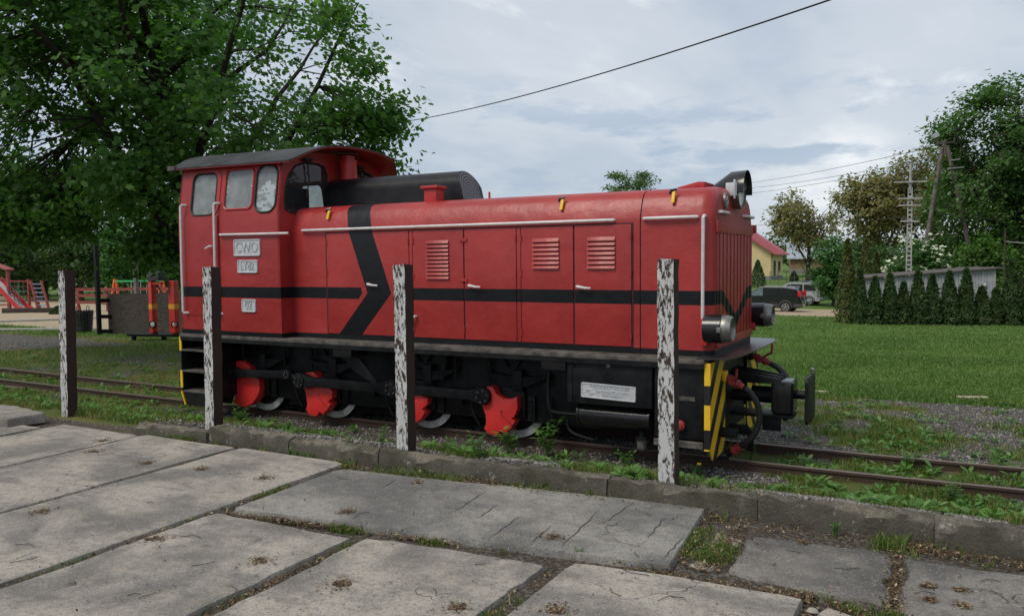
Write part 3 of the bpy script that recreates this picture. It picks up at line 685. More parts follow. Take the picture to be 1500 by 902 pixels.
# ---------------- cab
CX0, CX1 = -8.925, -7.147
YF = 2*YC-CY
def planar_wall(name, outer, holes, fn, mat, parent, th, nrm):
    """flat panel with rounded holes; fn maps (a,b) to 3D; th = thickness along nrm"""
    bm = bmesh.new(); es = []
    for loop in [outer]+holes:
        vv = [bm.verts.new(fn(a, b)) for a, b in loop]
        for i in range(len(vv)): es.append(bm.edges.new((vv[i], vv[(i+1) % len(vv)])))
    bmesh.ops.triangle_fill(bm, use_beauty=True, edges=es)
    r = bmesh.ops.extrude_face_region(bm, geom=bm.faces[:])
    nv = [g for g in r['geom'] if isinstance(g, bmesh.types.BMVert)]
    bmesh.ops.translate(bm, verts=nv, vec=Vector(nrm)*th); bmesh.ops.recalc_face_normals(bm, faces=bm.faces)
    me = bpy.data.meshes.new(name); bmesh.ops.translate(bm, verts=bm.verts[:], vec=-loco.location); bm.to_mesh(me); bm.free()
    me.materials.append(mat); o = bpy.data.objects.new(name, me); COL.objects.link(o); o.parent = parent; return o
def rrect(x0, x1, z0, z1, r, n=6):
    r = min(r, (x1-x0)/2*.98, (z1-z0)/2*.98); pts = []
    for cx, cz, a0 in ((x1-r, z1-r, 0), (x0+r, z1-r, 90), (x0+r, z0+r, 180), (x1-r, z0+r, 270)):
        for k in range(n+1): a = R_(a0+90*k/n); pts.append((cx+r*math.cos(a), cz+r*math.sin(a)))
    return pts
BELT, EAVE, INS = 2.572, 3.235, .10
SLP = INS/(EAVE-BELT)
def up_side(sgn, off=0.):
    return lambda a, b: (a, YC + sgn*(YC-CY - (b-BELT)*SLP + off), b)
wins = [(-8.69, -8.245, 2.588, 3.125, .10), (-8.095, -7.605, 2.645, 3.150, .075), (-7.560, -7.205, 2.592, 3.165, .13)]
nrm_in = {-1: (0, 1, 0), 1: (0, -1, 0)}
for sgn in (-1, 1):
    holes = [rrect(*w) for w in wins]
    w_ = planar_wall('cab_upper_wall', [(CX0, BELT), (CX1, BELT), (CX1, EAVE), (CX0, EAVE)], holes, up_side(sgn), M['red'], loco, .03, nrm_in[sgn])
    m2 = MB(); y = YC+sgn*(YC-CY); m2.box(CX0, CX1, min(y, y-sgn*.03), max(y, y-sgn*.03), 1.057, BELT-.001); m2.build('cab_side_wall', M['red'], loco, bevel=.004)
    for w in wins:
        fn = up_side(sgn, -.012); lp = rrect(*w); m2 = MB(); pts = [fn(a, b) for a, b in lp]
        m2.add(pts, [tuple(range(len(pts)))]); wo = m2.build('window', M['glass'], loco)
        fo = up_side(sgn, .004); m2 = MB(); pts = [fo(a, b) for a, b in lp]; m2.tube(pts+[pts[0]], .013, 6, cap=False)
        m2.build('window_gasket', M['rubber'] if w is not wins[1] else M['redplain'], wo)
# cab front wall
FX = CX1
outer = [(CY, 1.057), (CY, BELT), (CY+INS, EAVE), (CY+.30, 3.33), (YC, 3.40), (YF-.30, 3.33), (YF-INS, EAVE), (YF, BELT), (YF, 1.057)]
def fwin(m): 
    pts = [(7.40, 2.62), (7.50, 2.585), (7.9, 2.585), (8.16, 2.60), (8.175, 2.70), (8.17, 3.10), (8.12, 3.20), (8.0, 3.225), (7.75, 3.215), (7.60, 3.17), (7.48, 3.06), (7.41, 2.90), (7.385, 2.72)]
    return [(a if not m else 2*YC-a, b) for a, b in pts]
for x, nm in ((FX-.03, 'cab_front_wall'), (CX0+.001, 'cab_rear_wall')):
    o_ = planar_wall(nm, outer, [fwin(0), fwin(1)], lambda a, b, x=x: (x, a, b), M['red'], loco, .0295, (1, 0, 0))
    for m_ in (0, 1):
        lp = fwin(m_); m2 = MB(); m2.add([(x+.018, a, b) for a, b in lp], [tuple(range(len(lp)))]); wo = m2.build('window', M['glassd'], loco)
        xo = x+.03 if nm == 'cab_front_wall' else x; m2 = MB(); m2.tube([(xo, a, b) for a, b in lp+[lp[0]]], .012, 6, cap=False); m2.build('window_gasket', M['rubber'], wo)
        if nm == 'cab_front_wall':
            ya = 7.82 if m_ == 0 else 2*YC-7.82
            m2 = MB(); m2.tube([(x+.05, ya-.03, 3.20), (x+.05, ya-.01, 3.02), (x+.045, ya-.06, 2.78)], .009, 5); m2.box(x+.03, x+.08, ya-.10, ya+.03, 3.235, 3.275); m2.build('wiper', M['rubber'], wo)
# cab interior: desk, seats and a floor that closes it
m2 = MB(); m2.box(CX0+.03, CX1-.03, CY+.03, YF-.03, 1.30, 1.34); m2.build('cab_floor', M['dusty'], loco)
m2 = MB(); m2.box(-7.75, CX1-.04, 7.75, 8.95, 1.34, 2.58); m2.box(-7.65, -7.3, 7.72, 8.0, 2.58, 2.92); m2.build('control_desk', M['frame'], loco, bevel=.02)
m2 = MB(); m2.box(-8.5, -8.05, 7.55, 8.0, 1.8, 1.9); m2.box(-8.52, -8.44, 7.55, 8.0, 1.9, 2.6); m2.box(-8.32, -8.24, 7.73, 7.81, 1.34, 1.8); m2.build('driver_seat', M['rubber'], loco, bevel=.02)
# door on the side: lower leaf and window surround stand proud
m2 = MB(); m2.box(-8.80, -8.185, CY-.009, CY+.004, 1.30, BELT); cd = m2.build('cab_door', M['red'], loco, bevel=.004)
planar_wall('door_window_surround', rrect(-8.77, -8.175, BELT+.002, 3.185, .14)[:], [rrect(*wins[0])], up_side(-1, .009), M['red'], cd, .008, (0, 1, 0))
pp = atY(312, 361, CY); m2 = MB(); m2.tube([(pp.x+.02, CY, pp.z), (pp.x+.02, CY-.05, pp.z), (pp.x-.0, CY-.06, pp.z+.004), (pp.x-.075, CY-.06, pp.z-.03)], .012, 7); m2.build('door_handle', M['white'], cd)
for xr in (-8.815, -8.20):
    m2 = MB(); m2.tube([(xr+.03, CY+.02, 2.73), (xr+.015, CY-.035, 2.73), (xr, CY-.05, 2.715), (xr-.012, CY-.05, 2.0), (xr-.018, CY-.05, 1.35), (xr-.005, CY-.045, 1.33), (xr+.04, CY+.01, 1.33)], .0165, 8); m2.build('handrail', M['white'], loco)
m2 = MB(); m2.tube([(-8.14, CY+.01, 2.332), (-8.13, CY-.03, 2.332), (-6.99, CY-.03, 2.325), (-6.985, CY-.02, 2.325)], .0155, 8); m2.build('handrail', M['white'], loco)
# number plates with raised letters
def text_part(txt, size, fn, mat, parent, ext=.004, name='lettering', align='CENTER', sx=1.0, bold=.0):
    cu = bpy.data.curves.new(name, 'FONT'); cu.body = txt; cu.size = size; cu.extrude = ext; cu.align_x = align; cu.align_y = 'CENTER'; cu.resolution_u = 3; cu.offset = bold; cu.space_line = .95
    ob = bpy.data.objects.new(name, cu); COL.objects.link(ob); dg = bpy.context.evaluated_depsgraph_get()
    me = bpy.data.meshes.new_from_object(ob.evaluated_get(dg)); bpy.data.objects.remove(ob); bpy.data.curves.remove(cu)
    for v in me.vertices: v.co = Vector(fn(v.co.x*sx, v.co.y, v.co.z)) - loco.location
    me.materials.clear(); me.materials.append(mat); o = bpy.data.objects.new(name, me); COL.objects.link(o); o.parent = parent; return o
M['silver2'] = simple('raised_silver_letters', (.40, .41, .43), .45, .25, var=.12, scale=20)
for (u0, v0_, u1, v1_), txt, size, sx in (((342, 351, 381.5, 375), 'CWO', .185, .82), ((347.5, 381, 377.5, 400), 'LYd2', .14, .80), ((353.8, 438, 375, 457.5), '02', .16, .78)):
    a = atY(u0, v0_, CY-.01); b = atY(u1, v1_, CY-.01); cx, cz = (a.x+b.x)/2, (a.z+b.z)/2; hx, hz = (b.x-a.x)/2, (a.z-b.z)/2
    m2 = MB(); m2.xz(rrect(cx-hx, cx+hx, cz-hz, cz+hz, .022), CY-.010, CY-.002); pl = m2.build('number_plate', M['silver'], loco)
    lp = rrect(cx-hx+.009, cx+hx-.009, cz-hz+.009, cz+hz-.009, .016); m2 = MB(); m2.tube([(q[0], CY-.012, q[1]) for q in lp+lp[:1]], .008, 5, cap=False); m2.build('plate_rim', M['silver'], pl)
    text_part(txt, size, lambda x, y, z, cx=cx, cz=cz: (cx+x, CY-.012-z, cz+y), M['silver2'], pl, .004, sx=sx)
# roof
def roofz(dy):
    a = abs(dy); return float(np.interp(a, [0, .2, .4, .6, .74, .86, .95, 1.02, 1.075], [3.445, 3.442, 3.428, 3.402, 3.366, 3.315, 3.262, 3.222, 3.195]))
def roof_front(dy): a = abs(dy); return -6.74 if a < .74 else -6.74-.20*(a-.74)/.335
dys = [-1.075, -1.02, -.95, -.86, -.74, -.6, -.4, -.2, 0, .2, .4, .6, .74, .86, .95, 1.02, 1.075]
for nm, mt, dz, trim in (('roof', M['roofblk'], 0, 0), ('roof_lining', M['redplain'], -.014, .012)):
    m2 = MB(); vs = []
    for layer in (0, -.012):
        for dy in dys:
            zr = roofz(dy)+dz+layer; xf = roof_front(dy)-trim; xr = -9.02+trim
            for k in range(5): f = k/4; vs.append((xr+(xf-xr)*f, YC+dy*(1 if not trim else .99), zr+.02*(1-f)))
    n = len(dys); q = 5; fs = []
    for l in (0, 1):
        o_ = l*n*q; fs += [(o_+i*q+k, o_+i*q+k+1, o_+(i+1)*q+k+1, o_+(i+1)*q+k) for i in range(n-1) for k in range(q-1)]
    o_ = n*q
    for i in range(n-1): fs += [(i*q, (i+1)*q, o_+(i+1)*q, o_+i*q), (i*q+q-1, (i+1)*q+q-1, o_+(i+1)*q+q-1, o_+i*q+q-1)]
    for k in range(q-1): fs += [(k, k+1, o_+k+1, o_+k), ((n-1)*q+k, (n-1)*q+k+1, o_+(n-1)*q+k+1, o_+(n-1)*q+k)]
    m2.add(vs, fs); ro = m2.build(nm, mt, loco, ang=30)
    if nm == 'roof':
        m2 = MB(); m2.box(-9.06, -8.93, 7.25, 7.34, 3.185, 3.245); m2.build('gutter_end', M['dusty'], ro, bevel=.01)
m2 = MB(); m2.tube([(-7.0, 8.42, 2.66), (-7.0, 8.42, 3.30)], .115, 14); m2.tube([(-7.0, 8.42, 3.30), (-7.0, 8.42, 3.36)], .09, 14); st = m2.build('exhaust_stack', M['redplain'], loco, ang=40)
m2 = MB(); m2.lathe((-7.0, 8.42, 3.372), (0, 0, 1), [(0, .145), (.008, .145)], 14); m2.build('exhaust_rim', M['dusty'], st)
m2 = MB(); m2.box(-7.05, -6.86, 8.62, 8.98, 2.62, 3.02); m2.prism([(8.66, 3.02), (8.94, 3.02), (8.88, 3.09), (8.70, 3.09)], lambda a, b, d: (d, a, b), -7.03, -6.88); m2.build('header_tank', M['redplain'], loco, bevel=.015)

# ---------------- nose: grille boards, badge, headlight, lamps
gx = HX1+.002
for k in range(20):
    y0 = 7.60+1.48*k/20; m2 = MB(); m2.box(gx-.01, gx+(.012 if k % 2 else .005), y0+.003, y0+.074-.003, 1.205, 2.215); m2.build('grille_board', M['red'], nose_o, bevel=.003)
for a_, b_ in ((2.217, 2.325), (1.128, 1.203)): m2 = MB(); m2.box(gx-.01, gx+.016, 7.575, 9.105, a_, b_); m2.build('grille_frame', M['red'], nose_o, bevel=.004)
for z in (2.29, 1.21):
    m2 = MB(); m2.box(-1.99, -1.90, 9.175, 9.245, z-.045, z+.045); m2.build('grille_hinge', M['redplain'], nose_o, bevel=.008)
for y0, y1 in ((7.66, 7.98), (8.68, 9.10)):
    m2 = MB(); m2.tube([(-1.95, y0, 2.415), (-1.905, y0+.01, 2.415), (-1.905, y1-.01, 2.415), (-1.95, y1, 2.415)], .016, 8); m2.build('handrail', M['white'], loco)
by, bz = 7.905, 2.53
ov = [(by+.058*math.cos(a)*(1.15 if abs(math.cos(a)) > .8 else 1), bz+.078*math.sin(a)) for a in np.linspace(0, 2*math.pi, 20, endpoint=False)]
m2 = MB(); m2.yz(ov, -1.96, -1.908); bd = m2.build('maker_badge', M['steel'], nose_o, bevel=.004)
m2 = MB(); m2.tube([(-1.906, by-.03, bz), (-1.906, by, bz+.045), (-1.906, by+.03, bz), (-1.906, by, bz-.045), (-1.906, by-.03, bz)], .005, 5, cap=False); m2.build('badge_emblem', M['silver'], bd)
HLZ, HLX = 2.655, -1.86
m2 = MB(); m2.lathe((HLX-.13, YC, HLZ), (1, 0, 0), [(0, .15), (.02, .178), (.10, .186), (.13, .186), (.13, .170), (.115, .168)], 28); hl = m2.build('headlight', M['steel'], loco, ang=40)
m2 = MB(); m2.lathe((HLX-.025, YC, HLZ), (1, 0, 0), [(0, .168), (.008, .168), (.016, .10), (.018, .0)], 28); m2.build('headlight_lens', M['lensb'], hl)
vs = []; NA = 13
for x, r, z0 in ((HLX+.055, .205, HLZ+.0), (HLX-.10, .196, HLZ), (-2.20, .06, 2.67)):
    for a in np.linspace(-.15, math.pi+.15, NA): vs.append((x, YC-math.cos(a)*r, z0+math.sin(a)*r*(1 if x > -2.1 else .35)))
fs = [(k*NA+j, k*NA+j+1, (k+1)*NA+j+1, (k+1)*NA+j) for k in range(2) for j in range(NA-1)]
m2 = MB(); m2.add(vs, fs)
vs2 = [(x, YC+(y-YC)*.97, z-.006) for x, y, z in vs]; m2.add(vs2, fs); m2.add(vs[:NA]+vs2[:NA], [(j, j+1, NA+j+1, NA+j) for j in range(NA-1)]); m2.build('headlight_hood', M['blackgloss'], hl, ang=40)
m2 = MB(); m2.box(HLX-.12, HLX-.01, YC-.205, YC-.16, HLZ-.06, HLZ+.07); m2.tube([(HLX-.03, YC-.21, HLZ-.09), (HLX-.03, YC-.21, HLZ+.10)], .012, 6); m2.build('lamp_bracket', M['silver'], hl, bevel=.008)
m2 = MB(); m2.box(HLX+.0, HLX+.03, YC+.13, YC+.22, HLZ-.012, HLZ+.012); m2.build('lamp_catch', M['frame'], hl)
for ly in (7.385, 9.295):
    m2 = MB(); m2.lathe((-1.985, ly, 1.335), (1, 0, 0), [(0, .10), (.008, .128), (.17, .134), (.175, .128)], 26); lo = m2.build('marker_lamp', M['blackgloss'], loco, ang=40)
    m2 = MB(); m2.lathe((-1.812, ly, 1.335), (1, 0, 0), [(0, .126), (.015, .130), (.05, .124), (.085, .113), (.09, .104), (.06, .09), (.02, .088)], 26); m2.build('lamp_rim', M['steel'], lo, ang=40)
    m2 = MB(); m2.lathe((-1.79, ly, 1.335), (1, 0, 0), [(0, .088), (.02, .086), (.04, .05), (.045, 0)], 20); m2.build('lamp_lens', M['lens'], lo)
    m2 = MB(); yb = 7.42 if ly < 8 else 9.20; m2.box(-2.035, -1.975, yb, yb+.07, 1.17, 1.42); m2.build('lamp_bracket', M['redplain'], lo, bevel=.006)
    m2 = MB(); m2.box(-1.84, -1.80, ly-.145, ly-.125, 1.31, 1.36); m2.build('lamp_catch', M['steel'], lo, bevel=.004)

# ---------------- frame, deck and front plate
m2 = MB(); m2.box(-8.95, -1.95, 7.26, 2*YC-7.26, 1.012, 1.055); m2.build('running_board', M['dusty'], loco, bevel=.004)
m2 = MB(); m2.box(-8.94, -1.96, 7.262, 7.285, .965, 1.011); m2.box(-8.94, -1.96, 2*YC-7.285, 2*YC-7.262, .965, 1.011); m2.build('running_board_edge', M['frame'], loco)
FY = 7.80
m2 = MB(); m2.xz([(-8.7, .96), (-8.75, .40), (-8.55, .20), (-2.2, .20), (-2.0, .32), (-2.0, .96)], FY, FY+.03); m2.xz([(-8.7, .96), (-8.75, .40), (-8.55, .20), (-2.2, .20), (-2.0, .32), (-2.0, .96)], 2*YC-FY-.03, 2*YC-FY); m2.build('main_frame', M['frame'], loco, bevel=.006)
m2 = MB(); m2.box(-8.6, -2.1, FY+.03, 2*YC-FY-.03, .55, .96); m2.build('frame_crossbeam', M['frame'], loco)
# front end: side cheek, hazard-striped wings, middle plate, deck
m2 = MB(); m2.box(-2.44, -1.965, 7.315, 7.345, .30, 1.011); m2.build('side_cheek', M['frame'], loco, bevel=.004)
m2 = MB(); m2.box(-2.44, -1.965, 2*YC-7.345, 2*YC-7.315, .30, 1.011); m2.build('side_cheek', M['frame'], loco, bevel=.004)
m2 = MB(); m2.box(-2.44, -1.97, 7.29, 7.45, .22, .25); m2.box(-2.44, -1.97, 7.29, 7.31, .25, .285); m2.build('side_step', M['dusty'], loco, bevel=.004)
m2 = MB(); m2.box(-2.20, -2.05, 7.305, 7.314, .66, .70); m2.build('paint_scar', M['dusty'], loco)
m2 = MB(); m2.lathe((-2.185, 7.30, .43), (0, -1, 0), [(-.03, .03), (0, .035), (.0, .05), (.03, .05), (.035, .03), (.05, .03), (.055, .0)], 12); m2.build('drain_valve', M['redold'], loco)
def wing(m):
    f = lambda y: y if not m else 2*YC-y
    m2 = MB(); pl = [(f(7.29), 1.022), (f(7.87), 1.022), (f(7.87), .32), (f(7.84), .12), (f(7.40), .09), (f(7.29), .22)]
    m2.yz(pl, -1.914, -1.902); m2.box(-1.958, -1.9145, min(f(7.29), f(7.302)), max(f(7.29), f(7.302)), .21, 1.022); return m2.build('buffer_wing', M['hazard'], loco)
wing(0); wing(1)
m2 = MB(); m2.box(-1.96, -1.93, 7.88, 2*YC-7.88, .25, 1.012); m2.build('buffer_beam', M['frame'], loco, bevel=.004)
m2 = MB(); m2.add([(-2.1, 7.27, 1.058), (-1.93, 7.27, 1.046), (-1.74, 7.29, 1.032), (-1.66, 9.02, 1.032), (-1.66, 9.35, 1.032), (-2.1, 9.41, 1.058)], [(0, 1, 2, 3, 4, 5)])
m2 = MB(); pl = [(-2.03, 7.27), (-1.755, 7.29), (-1.695, 7.6), (-1.665, 8.3), (-1.665, 9.1), (-1.72, 9.39), (-2.03, 9.41)]; m2.prism(pl, lambda a, b, d: (a, b, d+.02*(a+1.95)*0), 1.0565, 1.066); m2.build('front_deck', simple('worn_deck_plate', (.035, .036, .04), .28, .35, var=.4, scale=6, col2=(.07, .07, .075), bump=.2, bscale=30), loco)
# centre coupler
m2 = MB(); m2.prism([(-1.93, .86), (-1.45, .79), (-1.42, .74), (-1.93, .74)], lambda a, b, d: (a, d, b), YC-.17, YC-.135); m2.prism([(-1.93, .86), (-1.45, .79), (-1.42, .74), (-1.93, .74)], lambda a, b, d: (a, d, b), YC-.02, YC+.02)
m2.prism([(-1.93, .86), (-1.45, .79), (-1.42, .74), (-1.93, .74)], lambda a, b, d: (a, d, b), YC+.135, YC+.17); m2.box(-1.93, -1.40, YC-.18, YC+.18, .735, .755); m2.build('draw_bracket', M['frame'], loco, bevel=.004)
m2 = MB(); m2.box(-1.93, -1.33, YC-.16, YC+.16, .395, .425); m2.box(-1.62, -1.44, YC-.13, YC-.11, .26, .395); m2.build('draw_tray', M['frame'], loco, bevel=.006)
m2 = MB(); m2.box(-1.535, -1.325, YC-.165, YC+.165, .43, .765); m2.build('buffer_box', M['blackgloss'], loco, bevel=.045, seg=3)
m2 = MB(); m2.tube([(-1.93, YC, .58), (-1.75, YC, .58), (-1.74, YC, .60), (-1.53, YC, .60)], [.06, .06, .085, .085], 14); m2.build('draw_spring', M['frame'], loco)
m2 = MB(); m2.tube([(-1.33, YC, .62), (-1.20, YC, .62)], .045, 12); m2.build('buffer_shank', M['frame'], loco)
pl = [(YC-.235, .40), (YC-.20, .36), (YC+.20, .36), (YC+.235, .40), (YC+.235, .78), (YC+.20, .82), (YC-.20, .82), (YC-.235, .78)]
m2 = MB(); m2.yz(pl, -1.205, -1.172); bp = m2.build('buffer_plate', M['frame'], loco, bevel=.008)
m2 = MB(); m2.tube([(-1.188, YC+.16, .80), (-1.188, YC+.16, .86), (-1.188, YC+.16, .872)], [.02, .024, .012], 8); m2.build('coupling_pin', M['steel'], bp)
# brake cocks and hoses
def bez(pts, n=10):
    P_ = [Vector(p) for p in pts]; out = []
    for i in range(len(P_)-1):
        p0 = P_[max(i-1, 0)]; p1 = P_[i]; p2 = P_[i+1]; p3 = P_[min(i+2, len(P_)-1)]
        for k in range(n):
            t = k/n; out.append(.5*((2*p1)+(-p0+p2)*t+(2*p0-5*p1+4*p2-p3)*t*t+(-p0+3*p1-3*p2+p3)*t**3))
    return out+[P_[-1]]
m2 = MB(); m2.box(-1.91, -1.86, 7.72, 7.80, .80, .90); m2.build('pipe_flange', M['yellow'], loco, bevel=.01)
def cock(o, d, lev, par=loco):
    o = Vector(o); d = Vector(d).normalized(); m2 = MB()
    m2.tube([o, o+d*.03, o+d*.035, o+d*.07, o+d*.075, o+d*.12, o+d*.125, o+d*.155, o+d*.16, o+d*.20], [.03, .03, .045, .045, .032, .032, .042, .042, .03, .03], 10)
    m2.tube([o+d*.09+Vector((0, -.05, 0)), o+d*.09+Vector((0, .05, 0))], .036, 8); c = m2.build('brake_cock', M['redold'], par, ang=40)
    m2 = MB(); m2.tube(bez(lev, 4), .013, 6); m2.build('cock_lever', M['redold'], c)
cock((-1.885, 7.76, .845), (1, 0, -.55), [(-1.79, 7.72, .82), (-1.765, 7.70, .83), (-1.755, 7.69, .93)])
hp = bez([(-1.70, 7.76, .745), (-1.64, 7.78, .69), (-1.575, 7.80, .56), (-1.575, 7.82, .40), (-1.64, 7.83, .26), (-1.75, 7.84, .16)], 8)
m2 = MB(); m2.tube(hp, .030, 10); m2.build('brake_hose', M['rubber'], loco)
m2 = MB(); m2.tube([(-1.75, 7.84, .16), (-1.80, 7.84, .125), (-1.805, 7.84, .12), (-1.83, 7.84, .105)], [.044, .044, .05, .05], 10); cp = m2.build('hose_coupling', M['redold'], loco)
m2 = MB(); m2.tube([(-1.83, 7.84, .105), (-1.88, 7.83, .07)], .038, 10); m2.box(-1.96, -1.86, 7.80, 7.85, .02, .05); m2.build('coupling_claw', M['frame'], cp, bevel=.006)
m2 = MB(); m2.prism([(-1.90, .34), (-1.72, .34), (-1.66, .27), (-1.66, .08), (-1.72, .08), (-1.72, .24), (-1.90, .24)], lambda a, b, d: (a, d, b), 8.0, 8.02); m2.build('guard_iron', M['frame'], loco, bevel=.004)
m2 = MB(); m2.box(-1.90, -1.74, 7.62, 7.72, .28, .36); m2.build('hose_bracket', M['frame'], loco, bevel=.006)
cock((-1.86, 8.92, .915), (1, 0, -.42), [(-1.76, 8.9, .90), (-1.70, 8.89, .94), (-1.66, 8.88, .965), (-1.655, 8.88, 1.06)])
m2 = MB(); m2.box(-1.905, -1.86, 8.88, 8.96, .87, .97); m2.build('pipe_flange', M['frame'], loco, bevel=.01)
hp = bez([(-1.68, 8.92, .84), (-1.60, 8.91, .80), (-1.50, 8.88, .70), (-1.42, 8.80, .55), (-1.42, 8.70, .40), (-1.48, 8.62, .30)], 8)
m2 = MB(); m2.tube(hp, .030, 10); m2.build('brake_hose', M['rubber'], loco)

# ---------------- wheels, cranks and rods
AX = [-8.03, -6.83, -5.41, -4.225]; WR = .375
for k, ax in enumerate(AX):
    for sgn in (-1, 1):
        yo = YC+sgn*.475
        m2 = MB(); m2.lathe((ax, yo, WR), (0, -sgn, 0), [(0, .19), (.0, .285), (-.004, .29), (-.004, WR-.004), (.10, WR), (.10, WR+.028), (.13, WR+.022), (.13, .15)], 36); w = m2.build('wheel', M['frame'], loco, ang=30)
        m2 = MB()
        N_ = 36; vs = []
        for rr_ in (.292, WR-.002):
            for q in range(N_): a = 2*math.pi*q/N_; vs.append((ax+rr_*math.cos(a), yo+sgn*.007, WR+rr_*math.sin(a)))
        m2.add(vs, [(q, (q+1) % N_, N_+(q+1) % N_, N_+q) for q in range(N_)]); m2.build('wheel_rim', M['tyre_white'], w)
        m2 = MB(); m2.tube([(ax, yo-sgn*.1, WR), (ax, yo+sgn*.12, WR)], .075, 14); m2.build('axle_end', M['frame'], w)
PXY, PYC = 7.56, 7.66           # near faces of the rods and of the cranks
def px(lst, Y): return [(atY(u, v, Y).x, atY(u, v, Y).z) for u, v in lst]
CW = [  # counterweights: outlines of the crank webs
 [(333, 545), (346, 529), (353, 528.5), (360, 531), (366, 538), (372, 552), (379, 556), (380.5, 570), (376, 582), (369, 591), (360, 595.5), (351, 595), (341, 588.5), (344, 583), (345.5, 576), (343, 567), (339, 560)],
 [(437, 557), (447, 546), (458, 544.5), (463, 549), (466, 554), (478, 566), (486.5, 572), (486, 583), (480, 588), (484, 592), (479, 600), (473, 607), (468, 603), (463, 610), (454, 608), (448, 600), (450, 592), (448.5, 582), (447, 573)],
 [(572, 569), (584, 557), (597, 560), (605, 570), (620, 581), (626, 583), (626, 592), (618, 599), (622, 604), (617, 613), (608, 620), (604, 617), (600, 619), (590, 618), (584, 610), (586, 600), (583, 590)],
 [(701, 581), (714, 566), (720.5, 566), (727, 577), (737, 584), (748, 584.5), (757, 580.5), (758, 598), (753, 610), (748.5, 613), (754, 617), (748, 627), (740, 634), (734, 630), (727, 638), (716, 635), (709, 628), (712, 619), (711, 607), (708, 599)]]
for pts in CW:
    pl = px(pts, PYC)
    for sgn in (-1, 1):
        m2 = MB(); m2.xz(pl, PYC if sgn < 0 else 2*YC-PYC-.14, PYC+.14 if sgn < 0 else 2*YC-PYC); cw = m2.build('counterweight', M['redcw'], loco, bevel=.006)
        if sgn < 0:
            a = pl[0]; ctr = (sum(q[0] for q in pl)/len(pl), sum(q[1] for q in pl)/len(pl))
            m2 = MB(); m2.lathe((ctr[0]+.03, PYC, ctr[1]+.02), (0, -1, 0), [(0, .016), (.004, .016), (.005, .008)], 10); m2.build('bolt', M['redold'], cw)
            if len(pts) != 17: 
                m2 = MB(); m2.beam((ctr[0]+.02, PYC-.0005, ctr[1]-.01), (ctr[0]+.22, PYC-.0005, ctr[1]-.17), .003, .006); m2.build('split_line', M['groove'], cw)
PIN = [atY(334, 546, PXY), atY(437.6, 558, PXY), atY(572, 569.5, PXY), atY(702, 581.5, PXY)]
J1 = atY(419.8, 548.8, PXY-.01)
def rod(a, b, ra, rb, w0, w1, y0, y1, name='coupling_rod', arch=True):
    """flat rod with round eyes at both ends"""
    d = Vector((b.x-a.x, b.z-a.z)); L = d.length; d /= L; n = Vector((-d.y, d.x)); pts = []
    up_, dn_ = [], []
    for k in range(9):
        ang = math.pi/2+math.pi*k/8; up_.append((a.x+ra*(d.x*math.cos(ang)+n.x*math.sin(ang)), a.z+ra*(d.y*math.cos(ang)+n.y*math.sin(ang))))
    low = [(a.x+d.x*ra*1.9+n.x*-w0, a.z+d.y*ra*1.9+n.y*-w0), (b.x-d.x*rb*1.9+n.x*-w1, b.z-d.y*rb*1.9+n.y*-w1)]
    endb = []
    for k in range(9):
        ang = -math.pi/2+math.pi*k/8; endb.append((b.x+rb*(d.x*math.cos(ang)+n.x*math.sin(ang)), b.z+rb*(d.y*math.cos(ang)+n.y*math.sin(ang))))
    hi = [(b.x-d.x*rb*1.9+n.x*w1, b.z-d.y*rb*1.9+n.y*w1), (a.x+d.x*ra*1.9+n.x*w0, a.z+d.y*ra*1.9+n.y*w0)]
    m2 = MB(); m2.xz(up_+low+endb+hi, y0, y1); o = m2.build(name, M['frame'], loco, bevel=.005); return o
def boss(p, par, y, R=.085):
    m2 = MB(); m2.lathe((p.x, y, p.z), (0, -1, 0), [(0, R), (.012, R), (.014, R*.8), (.014, R*.55), (.022, R*.55), (.024, R*.38), (.016, R*.34), (.016, 0)], 20); m2.build('rod_boss', M['frame'], par, ang=30)
    for k in range(6):
        a = k*math.pi/3+.3; m2 = MB(); m2.lathe((p.x+R*.9*math.cos(a)*.8, y-.012, p.z+R*.9*math.sin(a)*.8), (0, -1, 0), [(0, .008), (.006, .008), (.007, .004)], 6); m2.build('bolt', M['steel'], par)
r1 = rod(PIN[0], J1, .105, .068, .052, .048, PXY-.005, PXY+.05); boss(PIN[0], r1, PXY-.005, .09); boss(J1, r1, PXY-.005, .05)
r2 = rod(PIN[1], PIN[2], .105, .105, .058, .056, PXY, PXY+.055); boss(PIN[1], r2, PXY); boss(PIN[2], r2, PXY)
r3 = rod(PIN[2], PIN[3], .11, .10, .060, .052, PXY+.058, PXY+.105); boss(PIN[3], r3, PXY+.058, .092)
m2 = MB(); m2.tube([(J1.x-.0, PXY+.05, J1.z), (PIN[1].x, PXY+.06, PIN[1].z)], .05, 8); m2.build('knuckle_pin', M['frame'], loco)
m2 = MB(); m2.tube([(PIN[3].x, PXY+.05, PIN[3].z), (PIN[3].x, PXY+.3, PIN[3].z)], .05, 10); m2.build('crank_pin', M['frame'], loco)
